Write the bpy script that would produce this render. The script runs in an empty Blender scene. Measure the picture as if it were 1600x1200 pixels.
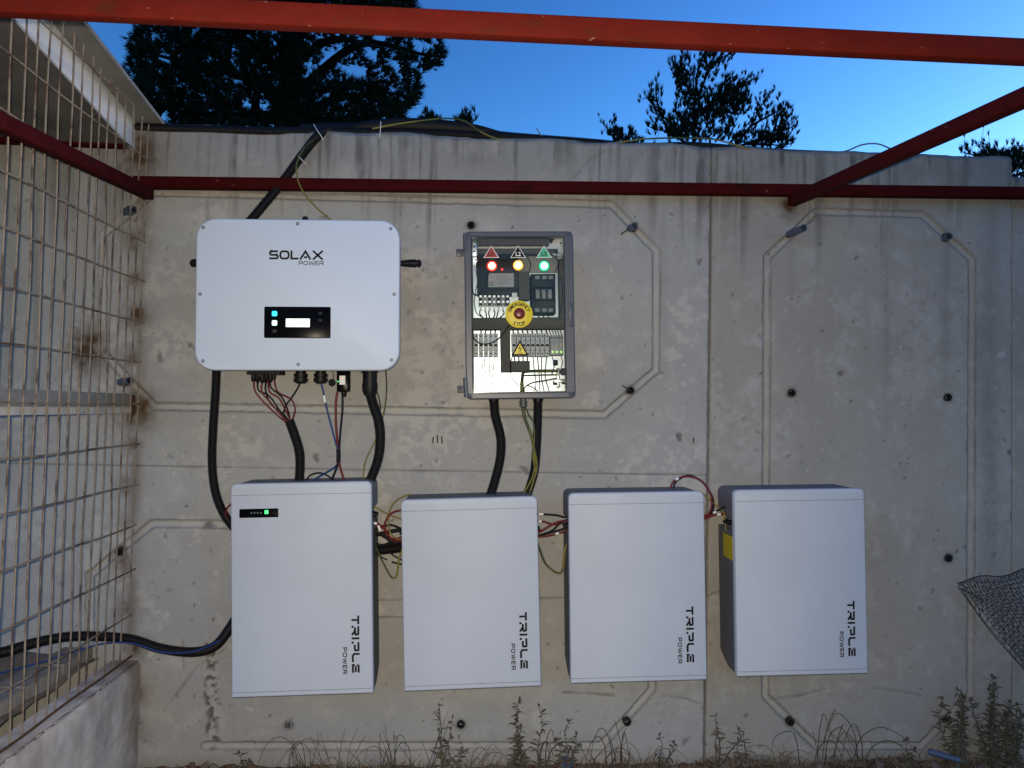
import bpy, bmesh, math, random
import numpy as np
from mathutils import Vector, Matrix, Euler

random.seed(7)
SC = bpy.context.scene
COL = SC.collection

# ------------------------------------------------------------------ camera
F = 1200.0                                  # focal length in photo pixels (1600 wide)
CAM = Vector((0.0, -2.82, 1.30))
YAW, PITCH, ROLL = math.radians(2.86), math.radians(1.9), 0.021
fwd = Vector((math.sin(YAW) * math.cos(PITCH), math.cos(YAW) * math.cos(PITCH), math.sin(PITCH)))
rgt0 = Vector((math.cos(YAW), -math.sin(YAW), 0))
up0 = rgt0.cross(fwd)
rgt = rgt0 * math.cos(ROLL) + up0 * math.sin(ROLL)
upv = -rgt0 * math.sin(ROLL) + up0 * math.cos(ROLL)
cam = bpy.data.cameras.new('camera')
cam.sensor_width = 36
cam.lens = 36 * F / 1600
cam.clip_start = 0.05
cam.clip_end = 2000
camo = bpy.data.objects.new('camera', cam)
COL.objects.link(camo)
camo.matrix_world = Matrix(((rgt.x, upv.x, -fwd.x, CAM.x), (rgt.y, upv.y, -fwd.y, CAM.y),
                            (rgt.z, upv.z, -fwd.z, CAM.z), (0, 0, 0, 1)))
SC.camera = camo

# ------------------------------------------------------------------ world, sun, flash, exposure
world = bpy.data.worlds.new('World')
SC.world = world
world.use_nodes = True
wn = world.node_tree
wn.nodes.clear()
SUN_EL, SUN_AZ = math.radians(3.0), math.radians(70)
sky = wn.nodes.new('ShaderNodeTexSky')
sky.sky_type = 'NISHITA'
sky.sun_disc = False
sky.sun_elevation = SUN_EL
sky.sun_rotation = SUN_AZ
sky.air_density = 1.0
sky.dust_density = 0.8
sky.ozone_density = 3.0
hs = wn.nodes.new('ShaderNodeHueSaturation')
hs.inputs['Saturation'].default_value = 1.0
bg = wn.nodes.new('ShaderNodeBackground')
bg.inputs['Strength'].default_value = 0.15
wo = wn.nodes.new('ShaderNodeOutputWorld')
gm = wn.nodes.new('ShaderNodeGamma')                # deeper, more contrasty dusk blue over the whole sky
gm.inputs['Gamma'].default_value = 1.8
wn.links.new(sky.outputs[0], gm.inputs['Color'])
wn.links.new(gm.outputs[0], hs.inputs['Color'])
wn.links.new(hs.outputs[0], bg.inputs[0])
wn.links.new(bg.outputs[0], wo.inputs[0])

sl = bpy.data.lights.new('sun', 'SUN')
sl.energy = 0.01
sl.angle = math.radians(0.5)
sl.color = (1.0, 0.82, 0.62)
so = bpy.data.objects.new('sun', sl)
COL.objects.link(so)
sd = Vector((math.sin(SUN_AZ) * math.cos(SUN_EL), math.cos(SUN_AZ) * math.cos(SUN_EL), math.sin(SUN_EL)))
so.rotation_euler = sd.to_track_quat('Z', 'Y').to_euler()
so.location = (6, 6, 6)

# the phone's own lamp, which lights the wall and the near beams in the photograph
fl = bpy.data.lights.new('phone_lamp', 'SPOT')
fl.energy = 52
fl.color = (1.0, 0.865, 0.67)
fl.spot_size = math.radians(165)
fl.spot_blend = 1.0
fl.shadow_soft_size = 0.012
flo = bpy.data.objects.new('phone_lamp', fl)
COL.objects.link(flo)
flo.location = CAM + upv * 0.022 - rgt * 0.012 - fwd * 0.01
aim = fwd - rgt * 0.30 - upv * 0.20
flo.rotation_euler = (-aim).to_track_quat('Z', 'Y').to_euler()

SC.view_settings.view_transform = 'Standard'
SC.view_settings.look = 'None'
SC.view_settings.exposure = 1.9
SC.view_settings.gamma = 1.0
SC.view_settings.use_curve_mapping = False


def P(px, py, Y=0.0):
    """point of the plane y = Y seen at photo pixel (px, py)"""
    d = fwd + rgt * ((px - 800) / F) - upv * ((py - 600) / F)
    t = (Y - CAM.y) / d.y
    return CAM + d * t


def S(Y):
    """photo pixels per metre at depth Y"""
    return F / (Y - CAM.y)


# ------------------------------------------------------------------ materials
def mat(name, col, rough=0.5, metal=0.0, spec=0.5, emit=None, estr=0.0, noise=0.0, nscale=30.0, col2=None, bump=0.0, bscale=200.0):
    m = bpy.data.materials.new(name)
    m.use_nodes = True
    nt = m.node_tree
    b = nt.nodes['Principled BSDF']
    b.inputs['Base Color'].default_value = (*col, 1)
    b.inputs['Roughness'].default_value = rough
    b.inputs['Metallic'].default_value = metal
    b.inputs['Specular IOR Level'].default_value = spec
    if emit:
        b.inputs['Emission Color'].default_value = (*emit, 1)
        b.inputs['Emission Strength'].default_value = estr
    if noise or col2 or bump:
        tc = nt.nodes.new('ShaderNodeTexCoord')
    if noise or col2:
        n = nt.nodes.new('ShaderNodeTexNoise')
        n.inputs['Scale'].default_value = nscale
        n.inputs['Detail'].default_value = 6
        n.inputs['Roughness'].default_value = 0.65
        nt.links.new(tc.outputs['Object'], n.inputs['Vector'])
        r = nt.nodes.new('ShaderNodeValToRGB')
        if col2:
            r.color_ramp.elements[0].position = 0.48
            r.color_ramp.elements[1].position = 0.62
            r.color_ramp.elements[0].color = (*col, 1)
            r.color_ramp.elements[1].color = (*col2, 1)
        else:
            r.color_ramp.elements[0].position = 0.3
            r.color_ramp.elements[1].position = 0.7
            r.color_ramp.elements[0].color = (*[c * (1 - noise) for c in col], 1)
            r.color_ramp.elements[1].color = (*[min(1, c * (1 + noise)) for c in col], 1)
        nt.links.new(n.outputs['Fac'], r.inputs['Fac'])
        nt.links.new(r.outputs['Color'], b.inputs['Base Color'])
    if bump:
        n2 = nt.nodes.new('ShaderNodeTexNoise')
        n2.inputs['Scale'].default_value = bscale
        n2.inputs['Detail'].default_value = 4
        nt.links.new(tc.outputs['Object'], n2.inputs['Vector'])
        bp = nt.nodes.new('ShaderNodeBump')
        bp.inputs['Strength'].default_value = bump
        bp.inputs['Distance'].default_value = 0.002
        nt.links.new(n2.outputs['Fac'], bp.inputs['Height'])
        nt.links.new(bp.outputs['Normal'], b.inputs['Normal'])
    return m


def concrete_mat(name, base, dark, light):
    m = bpy.data.materials.new(name)
    m.use_nodes = True
    nt = m.node_tree
    N, L = nt.nodes, nt.links
    b = N['Principled BSDF']
    b.inputs['Roughness'].default_value = 0.85
    b.inputs['Specular IOR Level'].default_value = 0.25
    tc = N.new('ShaderNodeTexCoord')

    def noise(scale, detail=5, rough=0.6, stretch=None):
        n = N.new('ShaderNodeTexNoise')
        n.inputs['Scale'].default_value = scale
        n.inputs['Detail'].default_value = detail
        n.inputs['Roughness'].default_value = rough
        if stretch:
            mp = N.new('ShaderNodeMapping')
            mp.inputs['Scale'].default_value = stretch
            L.new(tc.outputs['Object'], mp.inputs['Vector'])
            L.new(mp.outputs['Vector'], n.inputs['Vector'])
        else:
            L.new(tc.outputs['Object'], n.inputs['Vector'])
        return n.outputs['Fac']

    def ramp(fac, p0, p1, v0=0.0, v1=1.0):
        r = N.new('ShaderNodeMapRange')
        r.inputs['From Min'].default_value = p0
        r.inputs['From Max'].default_value = p1
        r.inputs['To Min'].default_value = v0
        r.inputs['To Max'].default_value = v1
        L.new(fac, r.inputs['Value'])
        return r.outputs['Result']

    def mixc(fac, a, bcol):
        x = N.new('ShaderNodeMix')
        x.data_type = 'RGBA'
        L.new(fac, x.inputs['Factor'])
        if isinstance(a, tuple):
            x.inputs['A'].default_value = (*a, 1)
        else:
            L.new(a, x.inputs['A'])
        if isinstance(bcol, tuple):
            x.inputs['B'].default_value = (*bcol, 1)
        else:
            L.new(bcol, x.inputs['B'])
        return x.outputs['Result']

    at = N.new('ShaderNodeAttribute')
    at.attribute_name = 'mask'
    sp = N.new('ShaderNodeSeparateColor')
    L.new(at.outputs['Color'], sp.inputs['Color'])
    c = mixc(ramp(noise(1.6, 6, 0.62), 0.38, 0.66), base, tuple(x * 0.84 for x in base))
    c = mixc(ramp(noise(9, 7, 0.7), 0.52, 0.70, 0, 0.55), c, light)
    c = mixc(ramp(noise(38, 6, 0.7), 0.55, 0.72, 0, 0.40), c, tuple(x * 0.66 for x in base))
    c = mixc(ramp(noise(150, 4, 0.65), 0.58, 0.72, 0, 0.60), c, tuple(x * 0.50 for x in base))
    c = mixc(ramp(noise(16, 8, 0.72), 0.54, 0.66, 0, 0.35), c, tuple(x * 0.72 for x in base))
    c = mixc(ramp(noise(120, 3, 0.6), 0.62, 0.75, 0, 0.45), c, light)
    c = mixc(sp.outputs['Blue'], c, light)
    c = mixc(sp.outputs['Red'], c, dark)
    c = mixc(sp.outputs['Green'], c, (0.075, 0.042, 0.020))
    L.new(c, b.inputs['Base Color'])
    bp = N.new('ShaderNodeBump')
    bp.inputs['Strength'].default_value = 0.35
    bp.inputs['Distance'].default_value = 0.003
    L.new(noise(160, 6, 0.7), bp.inputs['Height'])
    L.new(bp.outputs['Normal'], b.inputs['Normal'])
    return m


M_CONC = concrete_mat('concrete', (0.368, 0.362, 0.338), (0.085, 0.08, 0.07), (0.50, 0.475, 0.42))
M_CONC2 = concrete_mat('concrete_right', (0.345, 0.325, 0.282), (0.085, 0.08, 0.072), (0.47, 0.455, 0.42))
M_CONC3 = concrete_mat('kerb_concrete', (0.60, 0.535, 0.47), (0.14, 0.11, 0.10), (0.66, 0.63, 0.60))
M_INV = mat('inverter_paint', (0.615, 0.69, 0.79), 0.5, spec=0.2, noise=0.015, nscale=6)
M_BAT = mat('battery_paint', (0.50, 0.535, 0.575), 0.5, spec=0.2, noise=0.045, nscale=3.5, bump=0.04, bscale=400)
M_BATB = mat('battery_body_grey', (0.155, 0.155, 0.165), 0.6, spec=0.2, noise=0.04, nscale=12)
M_SEAM = mat('seam', (0.22, 0.225, 0.25), 0.6)
M_BLACK = mat('black_plastic', (0.007, 0.007, 0.008), 0.5, spec=0.25)
M_COND = mat('black_conduit', (0.0065, 0.006, 0.006), 0.55, spec=0.22)
M_RUB = mat('black_rubber', (0.008, 0.008, 0.009), 0.6, spec=0.2)
M_GLOSSB = mat('black_glass', (0.003, 0.003, 0.004), 0.25, spec=0.06)
M_INK = mat('black_ink', (0.008, 0.008, 0.012), 0.6, spec=0.2)
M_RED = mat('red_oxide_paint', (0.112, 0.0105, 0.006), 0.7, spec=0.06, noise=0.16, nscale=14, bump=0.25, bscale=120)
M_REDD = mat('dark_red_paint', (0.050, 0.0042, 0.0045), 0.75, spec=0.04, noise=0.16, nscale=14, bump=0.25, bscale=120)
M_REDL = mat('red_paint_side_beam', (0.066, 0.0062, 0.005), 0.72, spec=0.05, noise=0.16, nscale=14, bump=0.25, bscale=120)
M_WIRE = mat('rusty_galvanised_wire', (0.25, 0.195, 0.135), 0.6, metal=0.1, col2=(0.085, 0.042, 0.018), nscale=11)
M_RUSTW = mat('rust', (0.075, 0.035, 0.015), 0.8, noise=0.4, nscale=40)
M_GALV = mat('galvanised_steel', (0.46, 0.44, 0.40), 0.55, metal=0.25, noise=0.2, nscale=18)
M_STEEL = mat('bright_steel', (0.62, 0.62, 0.62), 0.35, metal=0.8)
M_SCREW = mat('screw_steel', (0.07, 0.07, 0.08), 0.4, metal=0.3)
M_PLATE = mat('zinc_mounting_plate', (0.50, 0.55, 0.61), 0.31, metal=0.85, noise=0.05, nscale=8)
M_ENC = mat('enclosure_grey_plastic', (0.080, 0.088, 0.108), 0.4, spec=0.4, noise=0.06, nscale=25)
M_DUCT = mat('duct_grey', (0.110, 0.103, 0.095), 0.7, spec=0.15, noise=0.04, nscale=20)
M_BRK = mat('breaker_white', (0.56, 0.57, 0.59), 0.45)
M_BRK2 = mat('breaker_grey', (0.36, 0.37, 0.39), 0.45)
M_DGREY = mat('dark_grey_plastic', (0.028, 0.029, 0.033), 0.55, spec=0.25)
M_MGREY = mat('mid_grey_plastic', (0.22, 0.225, 0.235), 0.5)
M_LGREY = mat('light_grey_print', (0.34, 0.345, 0.36), 0.5)
M_YEL = mat('yellow_plastic', (0.78, 0.62, 0.03), 0.45)
M_YELL = mat('yellow_sticker', (0.62, 0.50, 0.02), 0.5)
M_ESTOP = mat('red_button', (0.16, 0.012, 0.010), 0.35)
M_WHITE = mat('white_print', (0.80, 0.80, 0.78), 0.5)
M_TRED = mat('red_label', (0.30, 0.03, 0.02), 0.5)
M_TGRN = mat('green_label', (0.05, 0.42, 0.24), 0.5)
M_RWIRE = mat('red_insulation', (0.14, 0.012, 0.013), 0.5, spec=0.3)
M_BWIRE = mat('blue_insulation', (0.012, 0.04, 0.16), 0.5, spec=0.3)
M_YWIRE = mat('yellow_insulation', (0.20, 0.175, 0.035), 0.55, spec=0.3)
M_GWIRE = mat('green_insulation', (0.035, 0.06, 0.022), 0.55, spec=0.3)
M_GREYW = mat('grey_insulation', (0.13, 0.14, 0.15), 0.5)
M_BPIPE = mat('blue_grey_pipe', (0.07, 0.085, 0.13), 0.45)
M_BLUEP = mat('blue_pipe', (0.06, 0.088, 0.15), 0.5, noise=0.15, nscale=30)
M_HOLE = mat('dark_hole', (0.006, 0.006, 0.007), 0.9, spec=0.1)
M_SHEET = mat('fibre_cement', (0.165, 0.165, 0.155), 0.85, noise=0.22, nscale=9, bump=0.4, bscale=60)
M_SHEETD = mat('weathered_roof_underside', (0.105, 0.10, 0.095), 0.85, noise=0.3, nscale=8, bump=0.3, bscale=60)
M_FASC = mat('white_metal_strip', (0.55, 0.57, 0.60), 0.5, noise=0.06, nscale=10)
M_SOIL = mat('soil', (0.135, 0.088, 0.062), 0.95, spec=0.1, noise=0.45, nscale=25, bump=0.8, bscale=90)
M_EARTH = mat('dusty_earth', (0.17, 0.14, 0.115), 0.95, spec=0.1, noise=0.3, nscale=12, bump=0.6, bscale=60)
M_STONE = mat('stones', (0.135, 0.108, 0.085), 0.9, noise=0.35, nscale=40)
M_LEAF = mat('weed_leaf', (0.085, 0.078, 0.045), 0.7, noise=0.35, nscale=60)
M_DRY = mat('dry_stem', (0.135, 0.105, 0.07), 0.8, noise=0.3, nscale=50)
M_DRYD = mat('dark_dry_stem', (0.055, 0.045, 0.034), 0.8, noise=0.3, nscale=50)
M_PINE = mat('pine_needles', (0.014, 0.023, 0.014), 0.9, spec=0.03, noise=0.4, nscale=2)
M_BARK = mat('pine_bark', (0.022, 0.018, 0.015), 0.9, spec=0.05, noise=0.4, nscale=10)
M_GLOWBLOCK = mat('glow_blocker_green', (0.045, 0.05, 0.028), 0.95, spec=0.05, noise=0.3, nscale=0.2)  # dark green of the added, unseen ring that shuts out sunset glow
M_BLOCK = mat('dusty_block', (0.23, 0.20, 0.165), 0.9, spec=0.1, noise=0.25, nscale=20, bump=0.5, bscale=80)
M_RAIL = mat('dull_zinc', (0.20, 0.20, 0.195), 0.6, metal=0.1, noise=0.2, nscale=18)
M_NET = mat('dark_netting', (0.035, 0.035, 0.036), 0.6)
M_SCR = mat('lit_screen', (0.8, 0.8, 0.8), 0.4, emit=(0.93, 1.0, 0.95), estr=0.45)
M_CYAN = mat('cyan_light', (0.1, 0.6, 0.7), 0.4, emit=(0.0, 0.62, 0.85), estr=0.30)
M_MINT = mat('white_green_light', (0.7, 0.9, 0.8), 0.4, emit=(0.62, 1.0, 0.80), estr=0.27)
M_LEDG = mat('green_led', (0.1, 0.6, 0.2), 0.4, emit=(0.06, 1.0, 0.20), estr=0.34)
M_LEDY = mat('lime_led', (0.4, 0.6, 0.1), 0.4, emit=(0.50, 1.0, 0.20), estr=0.32)
M_DIM = mat('dim_led', (0.10, 0.12, 0.11), 0.4)


def chip(m, col, scale=46, lo=0.70, hi=0.74):
    nt = m.node_tree
    b = nt.nodes['Principled BSDF']
    src = b.inputs['Base Color'].links[0].from_socket
    tc = nt.nodes.new('ShaderNodeTexCoord')
    mp = nt.nodes.new('ShaderNodeMapping')
    mp.inputs['Scale'].default_value = (0.35, 0.6, 1.0)
    n = nt.nodes.new('ShaderNodeTexNoise')
    n.inputs['Scale'].default_value = scale
    n.inputs['Detail'].default_value = 5
    r = nt.nodes.new('ShaderNodeMapRange')
    r.inputs['From Min'].default_value = lo
    r.inputs['From Max'].default_value = hi
    x = nt.nodes.new('ShaderNodeMix')
    x.data_type = 'RGBA'
    x.inputs['B'].default_value = (*col, 1)
    nt.links.new(tc.outputs['Object'], mp.inputs['Vector'])
    nt.links.new(mp.outputs['Vector'], n.inputs['Vector'])
    nt.links.new(n.outputs['Fac'], r.inputs['Value'])
    nt.links.new(r.outputs['Result'], x.inputs['Factor'])
    nt.links.new(src, x.inputs['A'])
    nt.links.new(x.outputs['Result'], b.inputs['Base Color'])


chip(M_RED, (0.075, 0.016, 0.006), 24, 0.58, 0.72)
chip(M_RED, (0.22, 0.12, 0.09), 90, 0.71, 0.74)
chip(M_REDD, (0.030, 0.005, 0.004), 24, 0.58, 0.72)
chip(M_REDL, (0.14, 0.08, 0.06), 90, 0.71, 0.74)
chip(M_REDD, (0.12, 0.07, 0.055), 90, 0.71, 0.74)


def lamp_mats(name, core, rim, s1, s2):
    return (mat(name + '_core', core, 0.4, emit=core, estr=s1), mat(name + '_rim', rim, 0.4, emit=rim, estr=s2))


L_RED = lamp_mats('red_lamp', (1.0, 0.11, 0.07), (1.0, 0.035, 0.02), 9.0, 0.34)
L_YEL = lamp_mats('amber_lamp', (1.0, 0.55, 0.11), (1.0, 0.40, 0.02), 6.0, 0.34)
L_GRN = lamp_mats('green_lamp', (0.08, 1.0, 0.36), (0.01, 0.75, 0.25), 8.0, 0.32)

# transparent door sheet: mostly see-through with a real reflection
M_PANE = bpy.data.materials.new('clear_polycarbonate')
M_PANE.use_nodes = True
_n = M_PANE.node_tree
_n.nodes.clear()
_o = _n.nodes.new('ShaderNodeOutputMaterial')
_t = _n.nodes.new('ShaderNodeBsdfTransparent')
_t.inputs[0].default_value = (0.93, 0.95, 0.95, 1)
_g = _n.nodes.new('ShaderNodeBsdfGlossy')
_g.inputs['Roughness'].default_value = 0.06
_f = _n.nodes.new('ShaderNodeFresnel')
_f.inputs['IOR'].default_value = 1.33
_m = _n.nodes.new('ShaderNodeMixShader')
_n.links.new(_f.outputs[0], _m.inputs[0])
_n.links.new(_t.outputs[0], _m.inputs[1])
_n.links.new(_g.outputs[0], _m.inputs[2])
_n.links.new(_m.outputs[0], _o.inputs[0])


# ------------------------------------------------------------------ mesh helpers
class MB:
    def __init__(s):
        s.v, s.f, s.m = [], [], []

    def add(s, vs, fs, mi=0):
        o = len(s.v)
        s.v += [tuple(x) for x in vs]
        s.f += [tuple(i + o for i in f) for f in fs]
        s.m += [mi] * len(fs) if isinstance(mi, int) else list(mi)
        return s

    def box(s, c, size, R=None, mi=0):
        c = Vector(c)
        hx, hy, hz = size[0] / 2, size[1] / 2, size[2] / 2
        vs = [Vector((x, y, z)) for x in (-hx, hx) for y in (-hy, hy) for z in (-hz, hz)]
        if R is not None:
            vs = [R @ v for v in vs]
        vs = [v + c for v in vs]
        return s.add(vs, [(0, 1, 3, 2), (4, 6, 7, 5), (0, 4, 5, 1), (2, 3, 7, 6), (0, 2, 6, 4), (1, 5, 7, 3)], mi)

    def rrect(s, cx, cz, w, h, r, yf, yb, ch=0.0, seg=5, mi=0, back=True):
        """rounded box: front face at y=yf (towards viewer), back at yb; r = one radius or (tl,tr,br,bl)"""
        if not isinstance(r, (tuple, list)):
            r = (r, r, r, r)

        def ring(ins, y):
            out = []
            for (sx, sz, a0, rr) in ((1, 1, 0, r[1]), (-1, 1, 90, r[0]), (-1, -1, 180, r[3]), (1, -1, 270, r[2])):
                rr2 = max(rr - ins, 0.0)
                n = seg if rr > 1e-6 else 1
                for k in range(n + 1 if rr > 1e-6 else 1):
                    a = math.radians(a0 + (90 * k / n if rr > 1e-6 else 45))
                    if rr > 1e-6:
                        x = cx + sx * (w / 2 - max(rr, ins)) + rr2 * math.cos(a)
                        z = cz + sz * (h / 2 - max(rr, ins)) + rr2 * math.sin(a)
                    else:
                        x, z = cx + sx * (w / 2 - ins), cz + sz * (h / 2 - ins)
                    out.append((x, y, z))
            return out
        rings = []
        if ch > 0:
            rings += [ring(ch, yf), ring(ch * 0.35, yf + ch * 0.35), ring(0, yf + ch)]
        else:
            rings += [ring(0, yf)]
        rings += [ring(0, yb)]
        n = len(rings[0])
        vs = [p for rg in rings for p in rg]
        fs = [tuple(range(n))]
        for k in range(len(rings) - 1):
            for i in range(n):
                j = (i + 1) % n
                fs.append((k * n + j, k * n + i, (k + 1) * n + i, (k + 1) * n + j))
        if back:
            fs.append(tuple(reversed(range((len(rings) - 1) * n, len(rings) * n))))
        return s.add(vs, fs, mi)

    def cyl(s, p0, p1, r0, r1=None, seg=12, caps=True, mi=0):
        r1 = r0 if r1 is None else r1
        p0, p1 = Vector(p0), Vector(p1)
        d = (p1 - p0).normalized()
        a = d.orthogonal().normalized()
        b = d.cross(a)
        vs = []
        for p, r in ((p0, r0), (p1, r1)):
            for k in range(seg):
                t = 2 * math.pi * k / seg
                vs.append(p + (a * math.cos(t) + b * math.sin(t)) * r)
        fs = [(k, (k + 1) % seg, seg + (k + 1) % seg, seg + k) for k in range(seg)]
        if caps:
            fs += [tuple(reversed(range(seg))), tuple(range(seg, 2 * seg))]
        return s.add(vs, fs, mi)

    def lathe(s, c, prof, axis=(0, -1, 0), seg=20, mi=0):
        """prof: list of (distance along axis, radius)"""
        d = Vector(axis).normalized()
        a = d.orthogonal().normalized()
        b = d.cross(a)
        c = Vector(c)
        vs, fs, mis = [], [], []
        for (t, r) in prof:
            for k in range(seg):
                an = 2 * math.pi * k / seg
                vs.append(c + d * t + (a * math.cos(an) + b * math.sin(an)) * r)
        for i in range(len(prof) - 1):
            for k in range(seg):
                j = (k + 1) % seg
                fs.append((i * seg + k, i * seg + j, (i + 1) * seg + j, (i + 1) * seg + k))
        fs += [tuple(reversed(range(seg))), tuple(range((len(prof) - 1) * seg, len(prof) * seg))]
        return s.add(vs, fs, mi)

    def ring(s, c, axis, ro, ri, t, seg=18, mi=0):
        """annular tube: front at c, extending t against axis"""
        d = Vector(axis).normalized()
        a = d.orthogonal().normalized()
        b = d.cross(a)
        c = Vector(c)
        vs, fs = [], []
        for (r, q) in ((ro, -t), (ro, 0), (ri, 0), (ri, -t)):
            for k in range(seg):
                an = 2 * math.pi * k / seg
                vs.append(c + d * q + (a * math.cos(an) + b * math.sin(an)) * r)
        for i in range(3):
            for k in range(seg):
                j = (k + 1) % seg
                fs.append((i * seg + k, i * seg + j, (i + 1) * seg + j, (i + 1) * seg + k))
        return s.add(vs, fs, mi)

    def prism(s, poly, yf, yb, mi=0):
        n = len(poly)
        vs = [(x, yf, z) for x, z in poly] + [(x, yb, z) for x, z in poly]
        fs = [tuple(range(n)), tuple(reversed(range(n, 2 * n)))]
        fs += [((i + 1) % n, i, n + i, n + (i + 1) % n) for i in range(n)]
        return s.add(vs, fs, mi)

    def ribbon(s, pts, w, y, mi=0, t=0.0006, closed=False):
        """flat stroke of width w along pts [(x,z)...] with mitred joins, facing -y"""
        n = len(pts)
        L, R = [], []
        for i in range(n):
            p = Vector(pts[i])
            if closed:
                a, b = Vector(pts[i - 1]), Vector(pts[(i + 1) % n])
            else:
                a = Vector(pts[i - 1]) if i > 0 else None
                b = Vector(pts[i + 1]) if i < n - 1 else None
            d1 = (p - a).normalized() if a is not None else (b - p).normalized()
            d2 = (b - p).normalized() if b is not None else d1
            n1, n2 = Vector((-d1.y, d1.x)), Vector((-d2.y, d2.x))
            m = (n1 + n2)
            m = m.normalized() if m.length > 1e-6 else n1
            k = min(1 / max(m.dot(n1), 0.35), 2.5)
            L.append(p + m * k * w / 2)
            R.append(p - m * k * w / 2)
        vs = [(q.x, y, q.y) for q in L] + [(q.x, y, q.y) for q in R]
        fs = []
        for i in range(n if closed else n - 1):
            j = (i + 1) % n
            fs.append((i, j, n + j, n + i))
        vs2 = [(a, b + t, c) for a, b, c in vs]
        return s.add(vs, fs, mi)

    def build(s, name, mats, parent=None, origin=None, smooth=True, ang=38):
        me = bpy.data.meshes.new(name)
        vs = s.v
        if origin is not None:
            o = Vector(origin)
            vs = [(x - o.x, y - o.y, z - o.z) for x, y, z in vs]
        me.from_pydata(vs, [], s.f)
        if not isinstance(mats, (list, tuple)):
            mats = [mats]
        for m in mats:
            me.materials.append(m)
        if len(mats) > 1:
            me.polygons.foreach_set('material_index', s.m)
        if smooth:
            me.polygons.foreach_set('use_smooth', [True] * len(me.polygons))
            me.set_sharp_from_angle(angle=math.radians(ang))
        me.update()
        ob = bpy.data.objects.new(name, me)
        COL.objects.link(ob)
        if parent is not None:
            ob.parent = parent
        if origin is not None:
            ob.location = origin
        return ob


def tag(o, label=None, cat=None, group=None, kind=None):
    if label:
        o['label'] = label
    if cat:
        o['category'] = cat
    if group:
        o['group'] = group
    if kind:
        o['kind'] = kind
    return o


def thing(name, label, cat, loc=(0, 0, 0), tilt=0.0, group=None):
    o = bpy.data.objects.new(name, None)
    o.empty_display_size = 0.1
    COL.objects.link(o)
    o.location = loc
    o.rotation_euler = (0, tilt, 0)
    return tag(o, label, cat, group)


def spline(pts, step=0.012):
    """Catmull-Rom through 3-D points, resampled evenly"""
    pts = [Vector(p) for p in pts]
    if len(pts) == 2:
        dense = [pts[0].lerp(pts[1], k / 20) for k in range(21)]
    else:
        q = [pts[0] * 2 - pts[1]] + pts + [pts[-1] * 2 - pts[-2]]
        dense = []
        for i in range(1, len(q) - 2):
            p0, p1, p2, p3 = q[i - 1], q[i], q[i + 1], q[i + 2]
            for k in range(24):
                t = k / 24
                dense.append(0.5 * ((2 * p1) + (p2 - p0) * t + (2 * p0 - 5 * p1 + 4 * p2 - p3) * t * t + (3 * p1 - p0 - 3 * p2 + p3) * t ** 3))
        dense.append(pts[-1])
    d = [0.0]
    for a, b in zip(dense, dense[1:]):
        d.append(d[-1] + (b - a).length)
    n = max(3, int(d[-1] / step) + 1)
    out, j = [], 0
    for k in range(n):
        t = d[-1] * k / (n - 1)
        while j < len(d) - 2 and d[j + 1] < t:
            j += 1
        u = (t - d[j]) / max(d[j + 1] - d[j], 1e-9)
        out.append(dense[j].lerp(dense[j + 1], min(max(u, 0), 1)))
    return out


def tube(mb, pts, r, seg=8, corrug=0.0, twist=None, rfun=None, mi=0, caps=True):
    n = len(pts)
    t0 = (pts[1] - pts[0]).normalized()
    a = t0.orthogonal().normalized()
    vs, fs, mis = [], [], []
    for i, p in enumerate(pts):
        t = (pts[min(i + 1, n - 1)] - pts[max(i - 1, 0)]).normalized()
        a = (a - t * a.dot(t)).normalized()
        b = t.cross(a)
        rr = r if rfun is None else rfun(i / (n - 1))
        if corrug:
            rr *= (1 + corrug) if (i % 4) in (0, 1) else (1 - corrug)
        for k in range(seg):
            an = 2 * math.pi * k / seg
            vs.append(p + (a * math.cos(an) + b * math.sin(an)) * rr)
    for i in range(n - 1):
        for k in range(seg):
            j = (k + 1) % seg
            fs.append((i * seg + k, i * seg + j, (i + 1) * seg + j, (i + 1) * seg + k))
            if twist is not None:
                ph = (k / seg + i * twist) % 1.0
                mis.append(0 if ph < 0.62 else 1)
            else:
                mis.append(mi)
    if caps:
        fs += [tuple(reversed(range(seg))), tuple(range((n - 1) * seg, n * seg))]
        mis += [mi, mi]
    mb.add(vs, fs, mis)
    return mb


def cable(name, label, cat, pts, r, m, group=None, corrug=False, yg=False, parent=None, step=None):
    w = [P(*p) for p in pts]
    mb = MB()
    if corrug:
        tube(mb, spline(w, 0.0019), r, 12, corrug=0.085)
    else:
        tube(mb, spline(w, step or 0.008), r, 8, twist=0.012 if yg else None)
    ob = mb.build(name, [M_YWIRE, M_GWIRE] if yg else m, origin=w[0], ang=60 if not corrug else 80, parent=parent)
    if parent is None:
        tag(ob, label, cat, group)
    return ob


def text_mesh(mb, body, size, cx, cz, y, bold=0.0, rot=0.0, sx=1.0, mi=0, align='CENTER'):
    cu = bpy.data.curves.new('lettering', 'FONT')
    cu.body = body
    cu.size = size
    cu.align_x = align
    cu.align_y = 'CENTER'
    cu.offset = bold
    cu.resolution_u = 3
    ob = bpy.data.objects.new('lettering', cu)
    COL.objects.link(ob)
    dg = bpy.context.evaluated_depsgraph_get()
    me = bpy.data.meshes.new_from_object(ob.evaluated_get(dg))
    c, s = math.cos(rot), math.sin(rot)
    vs = [(cx + (v.co.x * sx * c - v.co.y * s), y, cz + (v.co.x * sx * s + v.co.y * c)) for v in me.vertices]
    mb.add(vs, [tuple(p.vertices) for p in me.polygons], mi)
    bpy.data.objects.remove(ob)
    bpy.data.curves.remove(cu)
    bpy.data.meshes.remove(me)


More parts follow.
